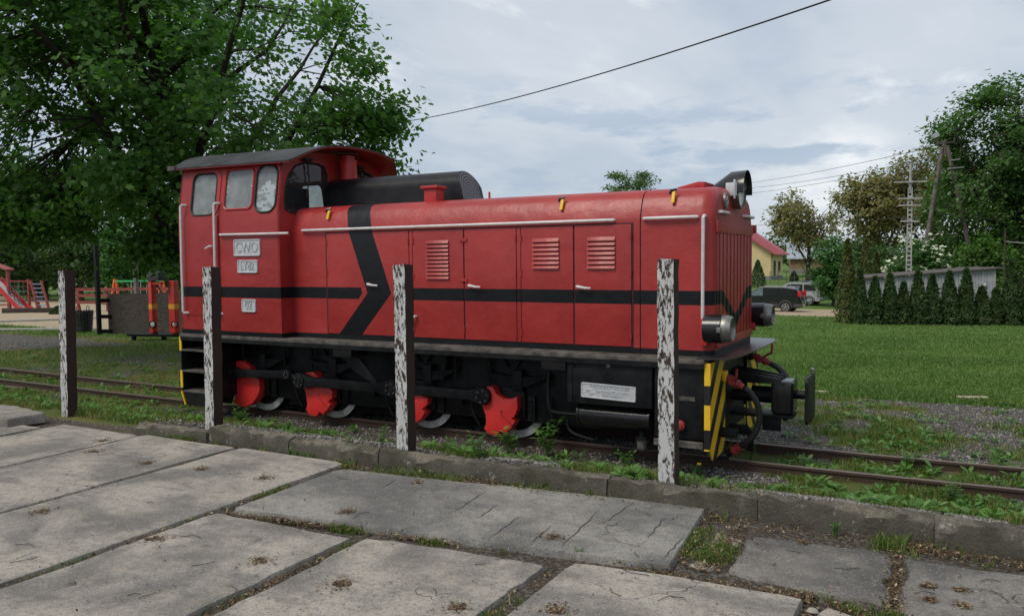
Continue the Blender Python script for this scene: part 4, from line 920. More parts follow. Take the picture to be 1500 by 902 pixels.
# leaf springs, hangers, axle boxes on the frame
for ax in AX:
    sx = ax+.1
    for k in range(5):
        L = .40-.06*k; m2 = MB(); m2.xz([(sx-L, .70-.025*k+.02), (sx, .685-.025*k), (sx+L, .70-.025*k+.02), (sx+L, .718-.025*k+.02), (sx, .703-.025*k), (sx-L, .718-.025*k+.02)], FY-.09, FY-.02); m2.build('spring_leaf', M['frame'], loco)
    m2 = MB(); m2.box(sx-.06, sx+.06, FY-.10, FY-.01, .55, .78); m2.build('spring_buckle', M['frame'], loco, bevel=.006)
    for s2 in (-1, 1):
        m2 = MB(); m2.tube([(sx+s2*.37, FY-.055, .62), (sx+s2*.37, FY-.055, .90)], .016, 6); m2.lathe((sx+s2*.37, FY-.055, .745), (0, 0, 1), [(0, .035), (.025, .035)], 6); m2.lathe((sx+s2*.37, FY-.055, .80), (0, 0, 1), [(0, .028), (.05, .022)], 8); m2.build('spring_hanger', M['frame'], loco)
    m2 = MB(); m2.prism([(ax-.17, .25), (ax+.17, .25), (ax+.17, .52), (ax+.10, .58), (ax-.10, .58), (ax-.17, .52)], lambda a, b, d: (a, d, b), FY-.05, FY); m2.build('axle_box', M['frame'], loco, bevel=.01)
    for s2 in (-1, 1):
        m2 = MB(); m2.beam((ax+s2*.05, FY-.02, .80), (ax+s2*.16, FY-.02, .96), .03, .02); m2.build('spring_strut', M['frame'], loco)
        m2 = MB(); m2.box(ax+s2*.24-.045, ax+s2*.24+.045, FY-.035, FY, .22, .50); hb = m2.build('horn_block', M['frame'], loco, bevel=.005)
        for zz in (.28, .36, .44):
            m2 = MB(); m2.lathe((ax+s2*.24, FY-.035, zz), (0, -1, 0), [(0, .016), (.012, .016), (.016, .01)], 8); m2.build('bolt', M['frame'], hb)
for xb in (-6.20, -3.48):
    m2 = MB(); m2.box(xb-.135, xb+.135, 7.27, 7.60, .875, 1.011); m2.xz([(xb-.12, .874), (xb+.13, .874), (xb+.40, .58), (xb+.34, .56), (xb+.05, .70)], 7.40, 7.425); m2.build('deck_bracket', M['frame'], loco, bevel=.005)
m2 = MB(); m2.tube([(-5.05, FY-.06, .92), (-5.12, FY-.06, .62)], [.03, .045], 10); m2.build('damper', M['frame'], loco)
# battery box, maker plate, air tank, pipes
m2 = MB(); m2.box(-3.335, -2.455, 7.30, 7.80, .555, 1.008); bb = m2.build('battery_box', M['frame'], loco, bevel=.008)
for a_, b_ in ((-3.335, -3.285), (-2.50, -2.46)): m2 = MB(); m2.box(a_, b_, 7.293, 7.2995, .565, 1.0); m2.build('box_edging', M['frame'], bb)
pp = atY(891, 536, 7.30); m2 = MB(); m2.lathe((pp.x, 7.30, pp.z), (0, -1, 0), [(0, .022), (.006, .022), (.010, .012), (.004, .008)], 10); m2.build('lock', M['steel'], bb)
pp = atY(891, 552, 7.30); m2 = MB(); m2.lathe((pp.x, 7.30, pp.z), (0, -1, 0), [(0, .05), (.006, .048), (.006, .036), (.001, .034)], 16); m2.build('pull_ring', M['frame'], bb)
for u, v in ((840, 535), (945, 540)):
    pp = atY(u, v, 7.30); m2 = MB(); m2.lathe((pp.x, 7.294, pp.z), (0, -1, 0), [(0, .016), (.008, .014), (.01, 0)], 10); m2.build('bolt', M['frame'], bb)
a = atY(851, 559.5, 7.288); b = atY(931, 589, 7.288); cx, cz = (a.x+b.x)/2, .690; hx, hz = .285, .0745
rot = R_(-1.4)
def plf(x, y, z): return (cx+x*math.cos(rot)-y*math.sin(rot), 7.298-z, cz+x*math.sin(rot)+y*math.cos(rot))
m2 = MB(); m2.prism(rrect(-hx, hx, -hz, hz, .015), lambda p, q, d: plf(p, q, d), 0, .008); mp = m2.build('maker_plate', M['silver'], bb)
lp = rrect(-hx+.007, hx-.007, -hz+.007, hz-.007, .012); m2 = MB(); m2.tube([plf(q[0], q[1], .009) for q in lp+lp[:1]], .006, 5, cap=False)
m2.tube([plf(-.20+.042*math.cos(a_), -.018+.03*math.sin(a_), .009) for a_ in np.linspace(0, 2*math.pi, 17)], .004, 5, cap=False); m2.tube([plf(-.265, -.018, .009), plf(-.23, -.018, .009), plf(-.2, .0, .009), plf(-.2, -.036, .009), plf(-.17, -.018, .009), plf(-.14, -.018, .009)], .004, 5); m2.build('plate_rim', M['silver'], mp)
text_part('MADE IN ROMÂNIA', .046, lambda x, y, z: plf(x+.02, y+.043, .008+z), M['silver2'], mp, .003)
text_part('23 AUGUST WORKS\nBUCHAREST', .038, lambda x, y, z: plf(x+.05, y-.022, .008+z), M['silver2'], mp, .003)
m2 = MB(); m2.lathe((-3.30, 7.47, .425), (1, 0, 0), [(0, .06), (.02, .105), (.03, .125), (.05, .125), (.052, .112), (.77, .112), (.772, .125), (.79, .125), (.80, .1), (.82, .05)], 24); tk = m2.build('air_tank', M['blackgloss'], loco, ang=30)
for xx in (-3.15, -2.62):
    m2 = MB(); m2.box(xx-.03, xx+.03, 7.44, 7.50, .53, .56); m2.build('tank_strap', M['frame'], tk, bevel=.003)
m2 = MB(); m2.tube(bez([(-3.58, 7.45, .88), (-3.60, 7.42, .82), (-3.61, 7.42, .62), (-3.60, 7.42, .47), (-3.55, 7.43, .42), (-3.32, 7.47, .405)], 6), .018, 8); m2.build('air_pipe', M['frame'], loco)
m2 = MB(); m2.tube(bez([(-3.42, 7.5, .36), (-3.43, 7.5, .27), (-3.36, 7.5, .20), (-3.15, 7.52, .15)], 6), .016, 8); m2.build('air_pipe', M['frame'], loco)
m2 = MB(); m2.tube([(-2.62, 7.47, .31), (-2.62, 7.47, .25), (-2.62, 7.47, .245), (-2.62, 7.47, .22)], [.03, .03, .065, .065], 12); m2.build('drain_cup', M['frame'], loco)
m2 = MB(); m2.tube([(-2.62, 7.47, .22), (-2.62, 7.47, .13), (-2.62, 7.47, .10)], [.05, .045, .02], 10); m2.build('drain_bulb', M['steel'], loco)
# sand pipes / hangers below the frame
for xx in (-7.4, -5.95, -4.75, -3.75):
    m2 = MB(); m2.tube(bez([(xx, FY-.03, .5), (xx+.02, FY-.05, .3), (xx+.10, FY-.03, .12)], 4), .014, 6); m2.build('sand_pipe', M['frame'], loco)
for xx in (-6.15, -4.9):
    m2 = MB(); m2.box(xx-.05, xx+.05, FY-.07, FY, .34, .46); m2.build('brake_hanger', M['frame'], loco, bevel=.008)
# steps below the cab
for sgn in (-1, 1):
    f = lambda y: y if sgn < 0 else 2*YC-y
    y0, y1 = sorted((f(7.29), f(7.75)))
    m2 = MB()
    pl = [(-8.965, 1.01), (-8.965, .285), (-8.90, .10), (-8.42, .10), (-8.36, .22), (-8.36, 1.01)]
    m2.xz(pl, f(7.62)-.01, f(7.62)+.01); m2.box(-8.37, -8.35, y0, y1, .22, 1.01); m2.box(-8.975, -8.955, y0, y1, .10, 1.01); stp = m2.build('step_box', M['frame'], loco, bevel=.003)
    m2 = MB(); m2.xz([(-8.955, .285), (-8.88, .10), (-8.42, .10), (-8.36, .22), (-8.36, .285)], f(7.29), f(7.31)); m2.build('step_apron', M['frame'], stp)
    for z in (.842, .563, .295):
        m2 = MB(); a_, b_ = sorted((f(7.285), f(7.60))); m2.box(-8.955, -8.37, a_, b_, z-.022, z); m2.build('step_tread', M['dusty'], stp, bevel=.003)
    for z0, z1 in ((.82, 1.01), (.33, .56)):
        m2 = MB(); a_, b_ = sorted((f(7.286), f(7.30))); m2.box(-8.99, -8.953, a_, b_, z0, z1); m2.build('yellow_strip', M['yellow'], stp)
    m2 = MB(); m2.beam((-8.972, f(7.288), .285), (-8.905, f(7.288), .10), .02, .02); m2.build('yellow_strip', M['yellow'], stp)
m2 = MB(); m2.box(-8.97, -8.93, 7.60, 2*YC-7.60, .25, 1.012); m2.build('rear_beam', M['frame'], loco)
m2 = MB(); m2.yz(pl if False else [(YC-.235, .40), (YC+.235, .40), (YC+.235, .82), (YC-.235, .82)], -9.52, -9.49); m2.box(-9.49, -8.97, YC-.1, YC+.1, .52, .70); m2.build('rear_buffer', M['frame'], loco, bevel=.008)
# shut the cab door lines: thin gap plates
m2 = MB(); m2.box(-8.812, -8.803, CY-.0015, CY+.004, 1.30, BELT); m2.box(-8.182, -8.173, CY-.0015, CY+.004, 1.30, BELT); m2.build('door_gap', M['groove'], cd)

# ------------------------------------------------------------------ foliage materials and tree builder
def leafmat(name, c1, c2, c3=None, trans=.35, gloss=.45, pw=.35, ps=.55):
    t = NT(name); rnd = t.N('ShaderNodeNewGeometry').outputs['Random Per Island']; o = t.obj()
    n = t.noise(o, ps, 4, .6)
    f = t.m('ADD', t.m('MULTIPLY', rnd, 1-pw), t.m('MULTIPLY', t.step(n, .3, .7), pw))
    c = t.mix(f, c1, c2)
    if c3: c = t.mix(t.step(rnd, .86, .90), c, c3)
    t.fin(c, gloss, 0., None, .35)
    tr = t.N('ShaderNodeBsdfTranslucent'); t.L(t.mix(1., c, (1., 1.25, .55), 'MULTIPLY'), tr.inputs[0])
    ms = t.N('ShaderNodeMixShader'); ms.inputs[0].default_value = trans; t.L(t.b.outputs[0], ms.inputs[1]); t.L(tr.outputs[0], ms.inputs[2]); t.L(ms.outputs[0], t.out.inputs[0]); return t.mat
def bark(name, c1, c2):
    t = NT(name); o = t.obj(); q = t.map(o, (1, 1, .25)); n = t.noise(q, 14, 6, .7); return t.fin(t.mix(n, c1, c2), .95, 0., t.bump(n, .8, .04), .2)
M['leaf_big'] = leafmat('oak_leaves', (.060, .150, .030), (.120, .250, .055), (.18, .32, .08), .48)
M['leaf_dark'] = leafmat('dark_linden_leaves', (.052, .12, .03), (.10, .195, .05), (.14, .24, .07), .42)
M['leaf_walnut'] = leafmat('young_walnut_leaves', (.17, .165, .065), (.28, .255, .10), (.33, .23, .13), .42)
M['leaf_green'] = leafmat('bright_green_leaves', (.045, .13, .03), (.09, .21, .048), (.13, .25, .07))
M['leaf_wood'] = leafmat('woodland_leaves', (.038, .082, .024), (.078, .145, .04), (.11, .18, .055))
M['leaf_light'] = leafmat('pale_green_leaves', (.06, .14, .025), (.12, .23, .05))
M['leaf_far'] = leafmat('airy_spring_leaves', (.07, .13, .03), (.14, .22, .06))
M['thuja'] = leafmat('thuja_sprays', (.026, .060, .016), (.055, .11, .028), (.095, .11, .04), .2, .6)
M['thuja_gold'] = leafmat('golden_thuja_sprays', (.055, .078, .018), (.11, .14, .032), (.14, .13, .045), .2, .6)
M['flower'] = simple('cream_elder_flowers', (.62, .64, .46), .8, var=.1)
M['bark'] = bark('grey_brown_bark', (.035, .028, .022), (.10, .085, .07)); M['bark_dark'] = bark('dark_bark', (.02, .017, .013), (.06, .05, .04))
LOBED = [(0, 0), (.22, .20), (.30, .34), (.45, .20), (.62, .42), (.72, .20), (1, 0), (.72, -.20), (.62, -.42), (.45, -.20), (.30, -.34), (.22, -.20)]
DIAM = [(0, 0, 0), (.45, .30, .06), (1, 0, -.05), (.45, -.30, .06)]
def ell_points(n, rs, radii, shell=.45, floor=-1.0):
    out = []
    while len(out) < n:
        d = rs.normal(size=3); d /= np.linalg.norm(d); r = rs.rand()**shell
        if d[2]*r < floor: continue
        out.append(d*r)
    return np.array(out)*np.array(radii)
def tree(name, label, base, H, cz, radii, clumps, per, leaf, lm, bm_, tr, seed, group=None, cat='tree', tmpl=DIAM, limbs=9, spread=.55, trunk_to=.8, shell=.42, lean=(0, 0), floor=-1., gap=.0, extra=(), flat=.65, root=None, flowers=0):
    rs = np.random.RandomState(seed); base = Vector(base)
    root = empty(name, base, label, cat, group)
    B = np.array(base); C = np.array([lean[0], lean[1], cz])
    # trunk
    npts = 9; tp = [Vector((math.sin(k*.9+seed)*.03*H*k/npts*.4 + lean[0]*(k/npts)**1.3, math.cos(k*1.1+seed)*.03*H*k/npts*.4 + lean[1]*(k/npts)**1.3, H*trunk_to*k/npts-.15)) for k in range(npts+1)]
    rad = [tr*(1.35 if k == 0 else 1)*(1-.82*k/npts) for k in range(npts+1)]
    mb = MB(); mb.tube([base+p for p in tp], rad, 10); mb.build('trunk', bm_, root)
    mb = MB(); samples = [(np.array(tp[k]), rad[k]) for k in range(4, npts+1)]
    for i in range(limbs):
        k = 2+int((npts-3)*(i+.5)/limbs + rs.rand()*.9); k = min(k, npts-1); p0 = np.array(tp[k]); az = i*2.399+rs.rand()*.7; el = .05+.9*(k/npts)*rs.rand()+.15
        d = np.array([math.cos(az)*math.cos(el), math.sin(az)*math.cos(el), math.sin(el)]); tgt = C+d*np.array(radii)*(.80+.12*rs.rand())
        mid = p0*.5+tgt*.5+np.array([0, 0, .10*radii[2]*(rs.rand())])+rs.normal(size=3)*.05*radii[0]; pts = []; rr_ = []
        for q in range(8):
            t_ = q/7; pts.append((1-t_)**2*p0+2*t_*(1-t_)*mid+t_*t_*tgt + (rs.normal(size=3)*.012*radii[0] if 0 < q < 7 else 0)); rr_.append(max(.012, rad[k]*.62*(1-.88*t_))); samples.append((pts[-1], rr_[-1]))
        mb.tube([base+Vector(p) for p in pts], rr_, 7)
    S = np.array([s[0] for s in samples])
    P = ell_points(clumps, rs, radii, shell, floor)+C
    for e in extra: P = np.vstack([P, ell_points(e[2], rs, e[1], .6)+np.array(e[0])])
    if gap: P = P[fbm(P[:, 0]*.45+seed, P[:, 2]*.55+P[:, 1]*.4, seed, 3) > gap]
    LP, LN = [], []
    for p in P:
        j = np.argmin(np.linalg.norm((S-p)*np.array([1, 1, 1.15]), axis=1)); s = S[j]; m_ = s*.45+p*.55+np.array([0, 0, .05*radii[2]])*rs.rand()
        mb.tube([base+Vector(s), base+Vector(m_), base+Vector(p)], [max(.008, tr*.07), max(.006, tr*.045), .006], 4, cap=False)
        n = int(per*(.6+.8*rs.rand())); rc = spread*(.7+.6*rs.rand())
        q = rs.normal(size=(n, 3))*rc*np.array([1, 1, flat])*.55
        LP.append(p+q); out = (p-C)/np.linalg.norm(p-C+1e-6)
        LN.append(np.array([0, 0, .9])+out*.45+rs.normal(size=(n, 3))*.55)
    mb.build('branches', bm_, root)
    LP = np.vstack(LP); LN = np.vstack(LN); n = len(LP)
    V, lo, ct = leaf_cloud(LP, LN, leaf*(.7+.6*rs.rand(n)), tmpl, rs); cr = np_mesh('crown', V, lo, ct, lm, root)
    if flowers:
        k = rs.choice(len(P), flowers); FP = P[k]+np.array([0, 0, .12])+(P[k]-C)/np.linalg.norm(P[k]-C, axis=1, keepdims=True)*spread*.8+rs.normal(size=(flowers, 3))*.12
        FN = np.array([0, -.35, .9])+rs.normal(size=(flowers, 3))*.3
        oct_ = [(math.cos(a)*.5, math.sin(a)*.5) for a in np.linspace(0, 2*math.pi, 8, endpoint=False)]
        V, lo, ct = leaf_cloud(FP, FN, .17*(.6+.7*rs.rand(flowers)), oct_, rs); f_ = np_mesh('blossom', V, lo, ct, M['flower'], root); f_['kind'] = 'stuff'
    return root
def gpt(u, D):
    """ground point seen in image column u at view depth D"""
    p = atD(u, 400, D); return Vector((p.x, p.y, gzs(p.x, p.y)))
# the big oak behind the locomotive
bt = gpt(303, 18.2)
tree('oak_tree', 'tall oak tree with a broad dark green crown behind the red cab', bt, 12.4, 7.0, (5.5, 5.8, 4.7), 500, 175, .138, M['leaf_big'], M['bark_dark'], .26, 5, tmpl=LOBED, limbs=20, spread=.55, trunk_to=.72, shell=.40, floor=-.92, gap=.41, lean=(-1.3, -.7),
     extra=[((-4.6, -1.6, 3.5), (2.2, 1.6, .9), 46), ((-.9, -.4, 2.5), (.7, .7, .45), 9), ((-2.8, -2.6, 3.1), (1.8, 1.0, .6), 24), ((3.3, 1.7, 5.2), (1.2, .9, .45), 15), ((2.9, 1.5, 4.2), (1.0, .9, .4), 9)])
# trees on the right
b = gpt(1492, 47); tree('linden_tree', 'very tall dark green tree with thick trunk beside the grey shed', b, 13.8, 8.4, (5.0, 5.0, 5.3), 330, 150, .26, M['leaf_dark'], M['bark'], .42, 11, limbs=16, spread=.85, gap=.33, extra=[((-2.6, 0, 3.6), (2.2, 2, 1.2), 30)])
b = gpt(1365, 74); tree('walnut_tree', 'tall brownish green walnut tree behind the power poles', b, 12.6, 8.4, (4.6, 4.6, 4.4), 210, 62, .36, M['leaf_walnut'], M['bark'], .34, 21, limbs=13, spread=.85, gap=.38)
b = gpt(1284, 78); tree('walnut_tree', 'brownish green walnut tree above the golden cypress', b, 11.6, 7.6, (4.0, 4.0, 3.9), 190, 62, .36, M['leaf_walnut'], M['bark'], .32, 22, limbs=13, spread=.85, gap=.38)
b = gpt(1184, 88); tree('walnut_tree', 'sparse brownish walnut tree behind the barn with grey metal roof', b, 10.6, 6.9, (4.3, 4.3, 3.5), 165, 55, .36, M['leaf_walnut'], M['bark'], .28, 23, limbs=13, spread=.8, gap=.44)
b = gpt(1221, 58); tree('leafy_tree', 'bright green leafy tree between the cars and the hedge', b, 5.0, 2.75, (1.35, 1.5, 2.2), 95, 75, .24, M['leaf_green'], M['bark'], .12, 31, limbs=9, spread=.55, gap=.3)
b = gpt(920, 118); tree('far_tree', 'airy light green tree top rising beyond the locomotive hood', b, 16.2, 12.6, (4.2, 4.2, 3.3), 80, 60, .40, M['leaf_far'], M['bark_dark'], .28, 41, limbs=13, spread=.9, trunk_to=.82, gap=.40, flat=.5)
b = gpt(1352, 45); tree('elder_bush', 'elder bush covered in cream blossom behind the grey shed', b, 4.2, 2.6, (1.6, 1.4, 1.65), 90, 60, .20, M['leaf_green'], M['bark'], .07, 51, cat='bush', limbs=9, spread=.45, flowers=480)
b = gpt(1300, 50); tree('green_bush', 'rounded dark green bush behind the shed, left of the blossom', b, 3.2, 2.1, (2.2, 1.6, 1.6), 80, 70, .2, M['leaf_wood'], M['bark'], .07, 52, 'bushes behind the shed', cat='bush', limbs=7, spread=.5)
b = gpt(1450, 44); tree('pale_bush', 'pale green bushy young tree behind the high end of the shed', b, 4.2, 2.6, (1.7, 1.5, 1.9), 90, 65, .2, M['leaf_light'], M['bark'], .07, 53, 'bushes behind the shed', cat='bush', limbs=8, spread=.5)
b = gpt(1408, 46); tree('dark_shrub', 'small dark evergreen shrub beside the little gabled hut', b, 3.0, 1.8, (.8, .8, 1.6), 40, 60, .16, M['leaf_dark'], M['bark'], .06, 54, 'bushes behind the shed', cat='bush', limbs=5, spread=.35)
b = gpt(1262, 66); tree('green_bush', 'loose green bush between leafy tree and walnut trunks', b, 4.4, 2.6, (2.2, 2.0, 2.2), 80, 60, .26, M['leaf_wood'], M['bark'], .08, 55, 'bushes behind the shed', cat='bush', limbs=7, spread=.6)
b = gpt(1395, 66); tree('green_bush', 'dense green thicket behind the leaning pole legs', b, 4.6, 2.6, (4.0, 2.0, 2.0), 110, 60, .26, M['leaf_wood'], M['bark'], .08, 56, 'bushes behind the shed', cat='bush', limbs=7, spread=.6)
for k, (x_, y_, sc_) in enumerate(((13.5, 40, 1.05), (21, 30, 1.0), (25, 19, .95), (27, 9, 1.0))):  # out-of-view lindens, added to darken reflections in the cab window and nose
    c = copy_tree([o for o in bpy.data.objects if o.name.startswith('linden_tree')][0]); c.location = (x_, y_, gzs(x_, y_)); c.scale = (sc_,)*3; c.rotation_euler.z = 1.3*k+.7
    c['label'] = ['tall dark linden just past the end of the thuja hedge', 'tall dark linden second in the row past the hedge', 'tall dark linden third in the row past the hedge', 'tall dark linden last in the row past the hedge'][k]; c['group'] = 'lindens in a row past the hedge'
# woodland behind the playground
for k, (u, D, H, r, lm) in enumerate([(-45, 62, 9, 3.6, 'leaf_wood'), (18, 66, 8.4, 3.2, 'leaf_wood'), (66, 70, 8.0, 3.2, 'leaf_dark'), (118, 64, 7.6, 2.9, 'leaf_wood'), (168, 60, 6.8, 1.2, 'leaf_green'), (205, 68, 7.6, 3.0, 'leaf_wood'), (252, 66, 8.0, 3.0, 'leaf_green'), (300, 70, 9, 3.4, 'leaf_wood')]):
    b = gpt(u, D); lab = ['broad woodland tree behind the red slide', 'dense woodland tree behind the rope net', 'dark woodland tree behind the blue rung ladder', 'woodland tree behind the black bin and pole', 'slender pale green tree beside the orange swing frame', 'woodland tree behind the grey wooden pole', 'light green woodland tree behind the red lamp posts', 'woodland tree hidden behind the red cab'][k]
    tree('woodland_tree', lab, b, H, H*.52, (r, r*.9, H*.50), 95 if r > 2 else 60, 70, .28, M[lm], M['bark'], .16, 60+k, 'trees behind the playground', limbs=10, spread=.6 if r > 2 else .4, gap=.25)
def woods(name, label, u0, u1, D, H, n, lm, seed):
    rs = np.random.RandomState(seed); LP = []
    for k in range(n):
        f = k/(n-1); b = gpt(u0+(u1-u0)*f+rs.normal()*6, D*(1+.08*rs.normal())); h = H*(.7+.5*rs.rand()); m_ = 420
        q = ell_points(m_, rs, (3.2, 2.5, h*.5), .5); LP.append(q+np.array([b.x, b.y, b.z+h*.52]))
    LP = np.vstack(LP); LN = np.array([0, -.3, .9])+rs.normal(size=LP.shape)*.6; V, lo, ct = leaf_cloud(LP, LN, .75*(.6+.7*rs.rand(len(LP))), DIAM, rs); o = np_mesh(name, V, lo, ct, M[lm]); tag(o, label, 'woodland', kind='stuff'); return o
woods('distant_woodland', 'distant low band of green woodland along the horizon on the right', 1060, 1560, 150, 6.5, 34, 'leaf_wood', 5)
woods('horizon_woodland', 'distant band of green woodland hidden behind the locomotive', 330, 1060, 160, 7, 44, 'leaf_wood', 7)
woods('background_woodland', 'dense dark woodland band behind the playground trees', -140, 330, 86, 7.5, 30, 'leaf_wood', 6)

# ------------------------------------------------------------------ thuja hedge
def thuja_mesh(seed, n=3600):
    rs = np.random.RandomState(seed); h = rs.rand(n)**.85; a = rs.rand(n)*2*math.pi
    bumps = .60+.80*fbm(a*1.6+seed, h*7, seed, 3)
    rmax = (np.interp(h, [0, .08, .3, .6, .85, 1.0], [.85, 1.0, .95, .64, .30, .08]))*bumps
    r = rmax*(.72+.28*rs.rand(n)); P = np.stack([r*np.cos(a), r*np.sin(a), h], 1)*np.array([1, 1, 1])
    return P, a, rs
def thuja(u, vt, hw, D, label, mat, name='thuja', grp='clipped thujas before the grey shed', seed=0):
    b = gpt(u, D); d = ray(u, vt); top = (Vector((0, 0, CAMH))+d*D).z; H = top-b.z; w = hw*D/FPX*1.14
    P, a, rs = thuja_mesh(seed+int(u)); P = P*np.array([w, w, H]); n = len(P)
    N_ = np.stack([np.cos(a)*.9, np.sin(a)*.9, np.full(n, .35)], 1)+rs.normal(size=(n, 3))*.5
    T = np.stack([np.cos(a)*.35, np.sin(a)*.35, np.full(n, 1.)], 1)
    root = empty(name, b, label, 'conifer', grp)
    V, lo, ct = leaf_cloud(P, N_, .13*(.7+.6*rs.rand(n)), [(0, 0), (.4, .26), (1, .05), (.95, -.1), (.5, -.26)], rs, T); np_mesh('foliage', V, lo, ct, mat, root)
    mb = MB(); mb.tube([b+Vector((0, 0, -.1)), b+Vector((0, 0, H*.85))], [.05, .015], 6); mb.build('trunk', M['bark'], root)
HD = 34.
TH = [(1241, 353, 14, 34.8, 'tall dark golden-green thuja at the left end of the hedge', 'thuja_gold'), (1260, 398, 11, 34.2, 'dark thuja at the low corner of the grey shed', 'thuja'), (1282, 408, 11, HD, 'dark thuja third in the hedge counting the tall golden-green one', 'thuja'), (1304, 403, 11.5, HD, 'dark thuja fourth in the hedge counting the tall golden-green one', 'thuja'), (1324, 416, 10.5, HD, 'short thuja with thin tip below the concrete pole', 'thuja'),
      (1345, 399, 12, HD, 'full thuja below the left leg of the leaning pole', 'thuja'), (1366, 404, 12, HD, 'loose-topped thuja just right of the leaning pole leg', 'thuja'), (1391, 400, 12.5, HD, 'thuja before the grey shed in line with the gabled hut', 'thuja'), (1416, 396, 12, HD, 'thuja below the right leg of the leaning pole', 'thuja'), (1439, 422, 12, HD, 'small conical thuja below the shed wall lamp', 'thuja'), (1460, 425, 9, HD, 'smallest narrow thuja at the shed corner', 'thuja'), (1482, 385, 14.5, HD, 'large thuja past the high end of the shed', 'thuja'), (1506, 415, 15, HD, 'thuja at the far end of the hedge, half out of view', 'thuja')]
for u, vt, hw, D, lab, mt in TH: thuja(u, vt, hw, D, lab, M[mt])
thuja(1268, 352, 12, 40, 'golden cypress rising behind the low end of the shed', M['thuja_gold'], 'cypress', None)
thuja(1284, 372, 8, 41, 'small golden cypress beside the taller one behind the shed', M['thuja_gold'], 'cypress', None)
thuja(1110, 382, 10, 80, 'rounded dark conifer by the yellow house wall', M['thuja'], 'garden_conifer', 'garden conifers')
thuja(1163, 398, 6, 92, 'low conical conifer on the lawn before the barn', M['thuja'], 'garden_conifer', 'garden conifers')
thuja(1189, 396, 6.5, 92, 'low conical conifer next to the bare little tree at the barn', M['thuja'], 'garden_conifer', 'garden conifers')

# ------------------------------------------------------------------ grey shed
M['shed'] = simple('grey_painted_boards', (.40, .42, .43), .7, var=.2, scale=3, bump=.2, bscale=30)
M['felt'] = simple('roof_felt_edge', (.10, .085, .075), .8, var=.3)
M['pole'] = simple('weathered_concrete_pole', (.34, .335, .32), .85, var=.25, scale=5); M['timber_pole'] = simple('weathered_timber_pole', (.13, .115, .10), .9, var=.3, scale=4)
sl = gpt(1267, 36.5); sr = gpt(1459, 36.0); zl = (atD(1267, 409, 36.5)).z; zr = (atD(1459, 394, 36.)).z
shed = empty('shed', (sl+sr)/2, 'low grey board shed with sloping roof behind the thuja hedge', 'shed')
dv = (sr-sl); L = Vector((dv.x, dv.y, 0)).length; ax_ = Vector((dv.x, dv.y, 0)).normalized(); nn = Vector((-ax_.y, ax_.x, 0))
n = 46
for k in range(n):
    f0, f1 = k/n, (k+1)/n; pr_ = .012*(k % 2); p0 = sl+ax_*(L*f0+.006)-nn*pr_; p1 = sl+ax_*(L*f1-.006)-nn*pr_; zt0 = zl+(zr-zl)*f0; zt1 = zl+(zr-zl)*f1
    mb = MB(); q = [p0, p1, p1+nn*.03, p0+nn*.03]; zb = min(sl.z, sr.z)-.1
    mb.add([(a.x, a.y, zb) for a in q]+[(q[0].x, q[0].y, zt0), (q[1].x, q[1].y, zt1), (q[2].x, q[2].y, zt1), (q[3].x, q[3].y, zt0)], [(0,3,2,1),(4,5,6,7),(0,1,5,4),(1,2,6,5),(2,3,7,6),(3,0,4,7)]); mb.build('board', M['shed'], shed)
mb = MB(); e1 = sr+nn*.05; e2 = sr+nn*2.6+ax_*.25; zb = sr.z-.1
mb.add([(e1.x, e1.y, zb), (e2.x, e2.y, zb), (e2.x, e2.y, zr-.02), (e1.x, e1.y, zr-.02)]+[(q.x-.03, q.y, z) for q, z in ((e1, zb), (e2, zb), (e2, zr-.02), (e1, zr-.02))], [(0,1,2,3),(7,6,5,4),(0,4,5,1),(1,5,6,2),(2,6,7,3),(3,7,4,0)]); mb.build('end_wall', M['shed'], shed)
mb = MB(); a_ = sl-ax_*.12-nn*.15; b_ = sr+ax_*.28-nn*.15; c_ = sr+ax_*.28+nn*2.8; d_ = sl-ax_*.12+nn*2.8
mb.add([(q.x, q.y, z) for q, z in ((a_, zl+.02), (b_, zr+.02), (c_, zr+.02), (d_, zl+.02), (a_, zl+.075), (b_, zr+.075), (c_, zr+.075), (d_, zl+.075))], [(0,3,2,1),(4,5,6,7),(0,1,5,4),(1,2,6,5),(2,3,7,6),(3,0,4,7)]); mb.build('roof', M['felt'], shed)
lp_ = sl+ax_*L*.915-nn*.05; zq = atD(1443.5, 417, 36).z; mb = MB(); mb.box(lp_.x-.05, lp_.x+.05, lp_.y-.04, lp_.y+.04, zq-.06, zq+.06); mb.build('wall_lamp', M['white'], shed, bevel=.01)

# ------------------------------------------------------------------ power poles and cables
def pole_pt(u, v, D): return atD(u, v, D)
b = gpt(1331, 43); z1 = pole_pt(1332, 240, 43).z; s_ = .0
pl_ = empty('concrete_power_pole', b, 'pale concrete power pole with cross arms behind the shed', 'power pole')
for sg in (-1, 1):
    mb = MB(); zt_ = z1-1.3; mb.add([(b.x+sg*.13+o1*.035, b.y+o2*.09, b.z-.2) for o1, o2 in ((-1,-1),(1,-1),(1,1),(-1,1))]+[(b.x+sg*.085+o1*.03, b.y+o2*.07, zt_) for o1, o2 in ((-1,-1),(1,-1),(1,1),(-1,1))], [(0,3,2,1),(4,5,6,7),(0,1,5,4),(1,2,6,5),(2,3,7,6),(3,0,4,7)]); mb.build('pole_leg', M['pole'], pl_)
for k in range(26):
    z = b.z+.3+k*.24
    if z < zt_: mb = MB(); w_ = .10-.0015*k; mb.box(b.x-w_, b.x+w_, b.y-.06, b.y+.06, z, z+.10); mb.build('pole_rung', M['pole'], pl_)
mb = MB(); mb.tube([(b.x, b.y, zt_-.3), (b.x, b.y, z1)], .06, 8); mb.build('pole_top', M['pole'], pl_)
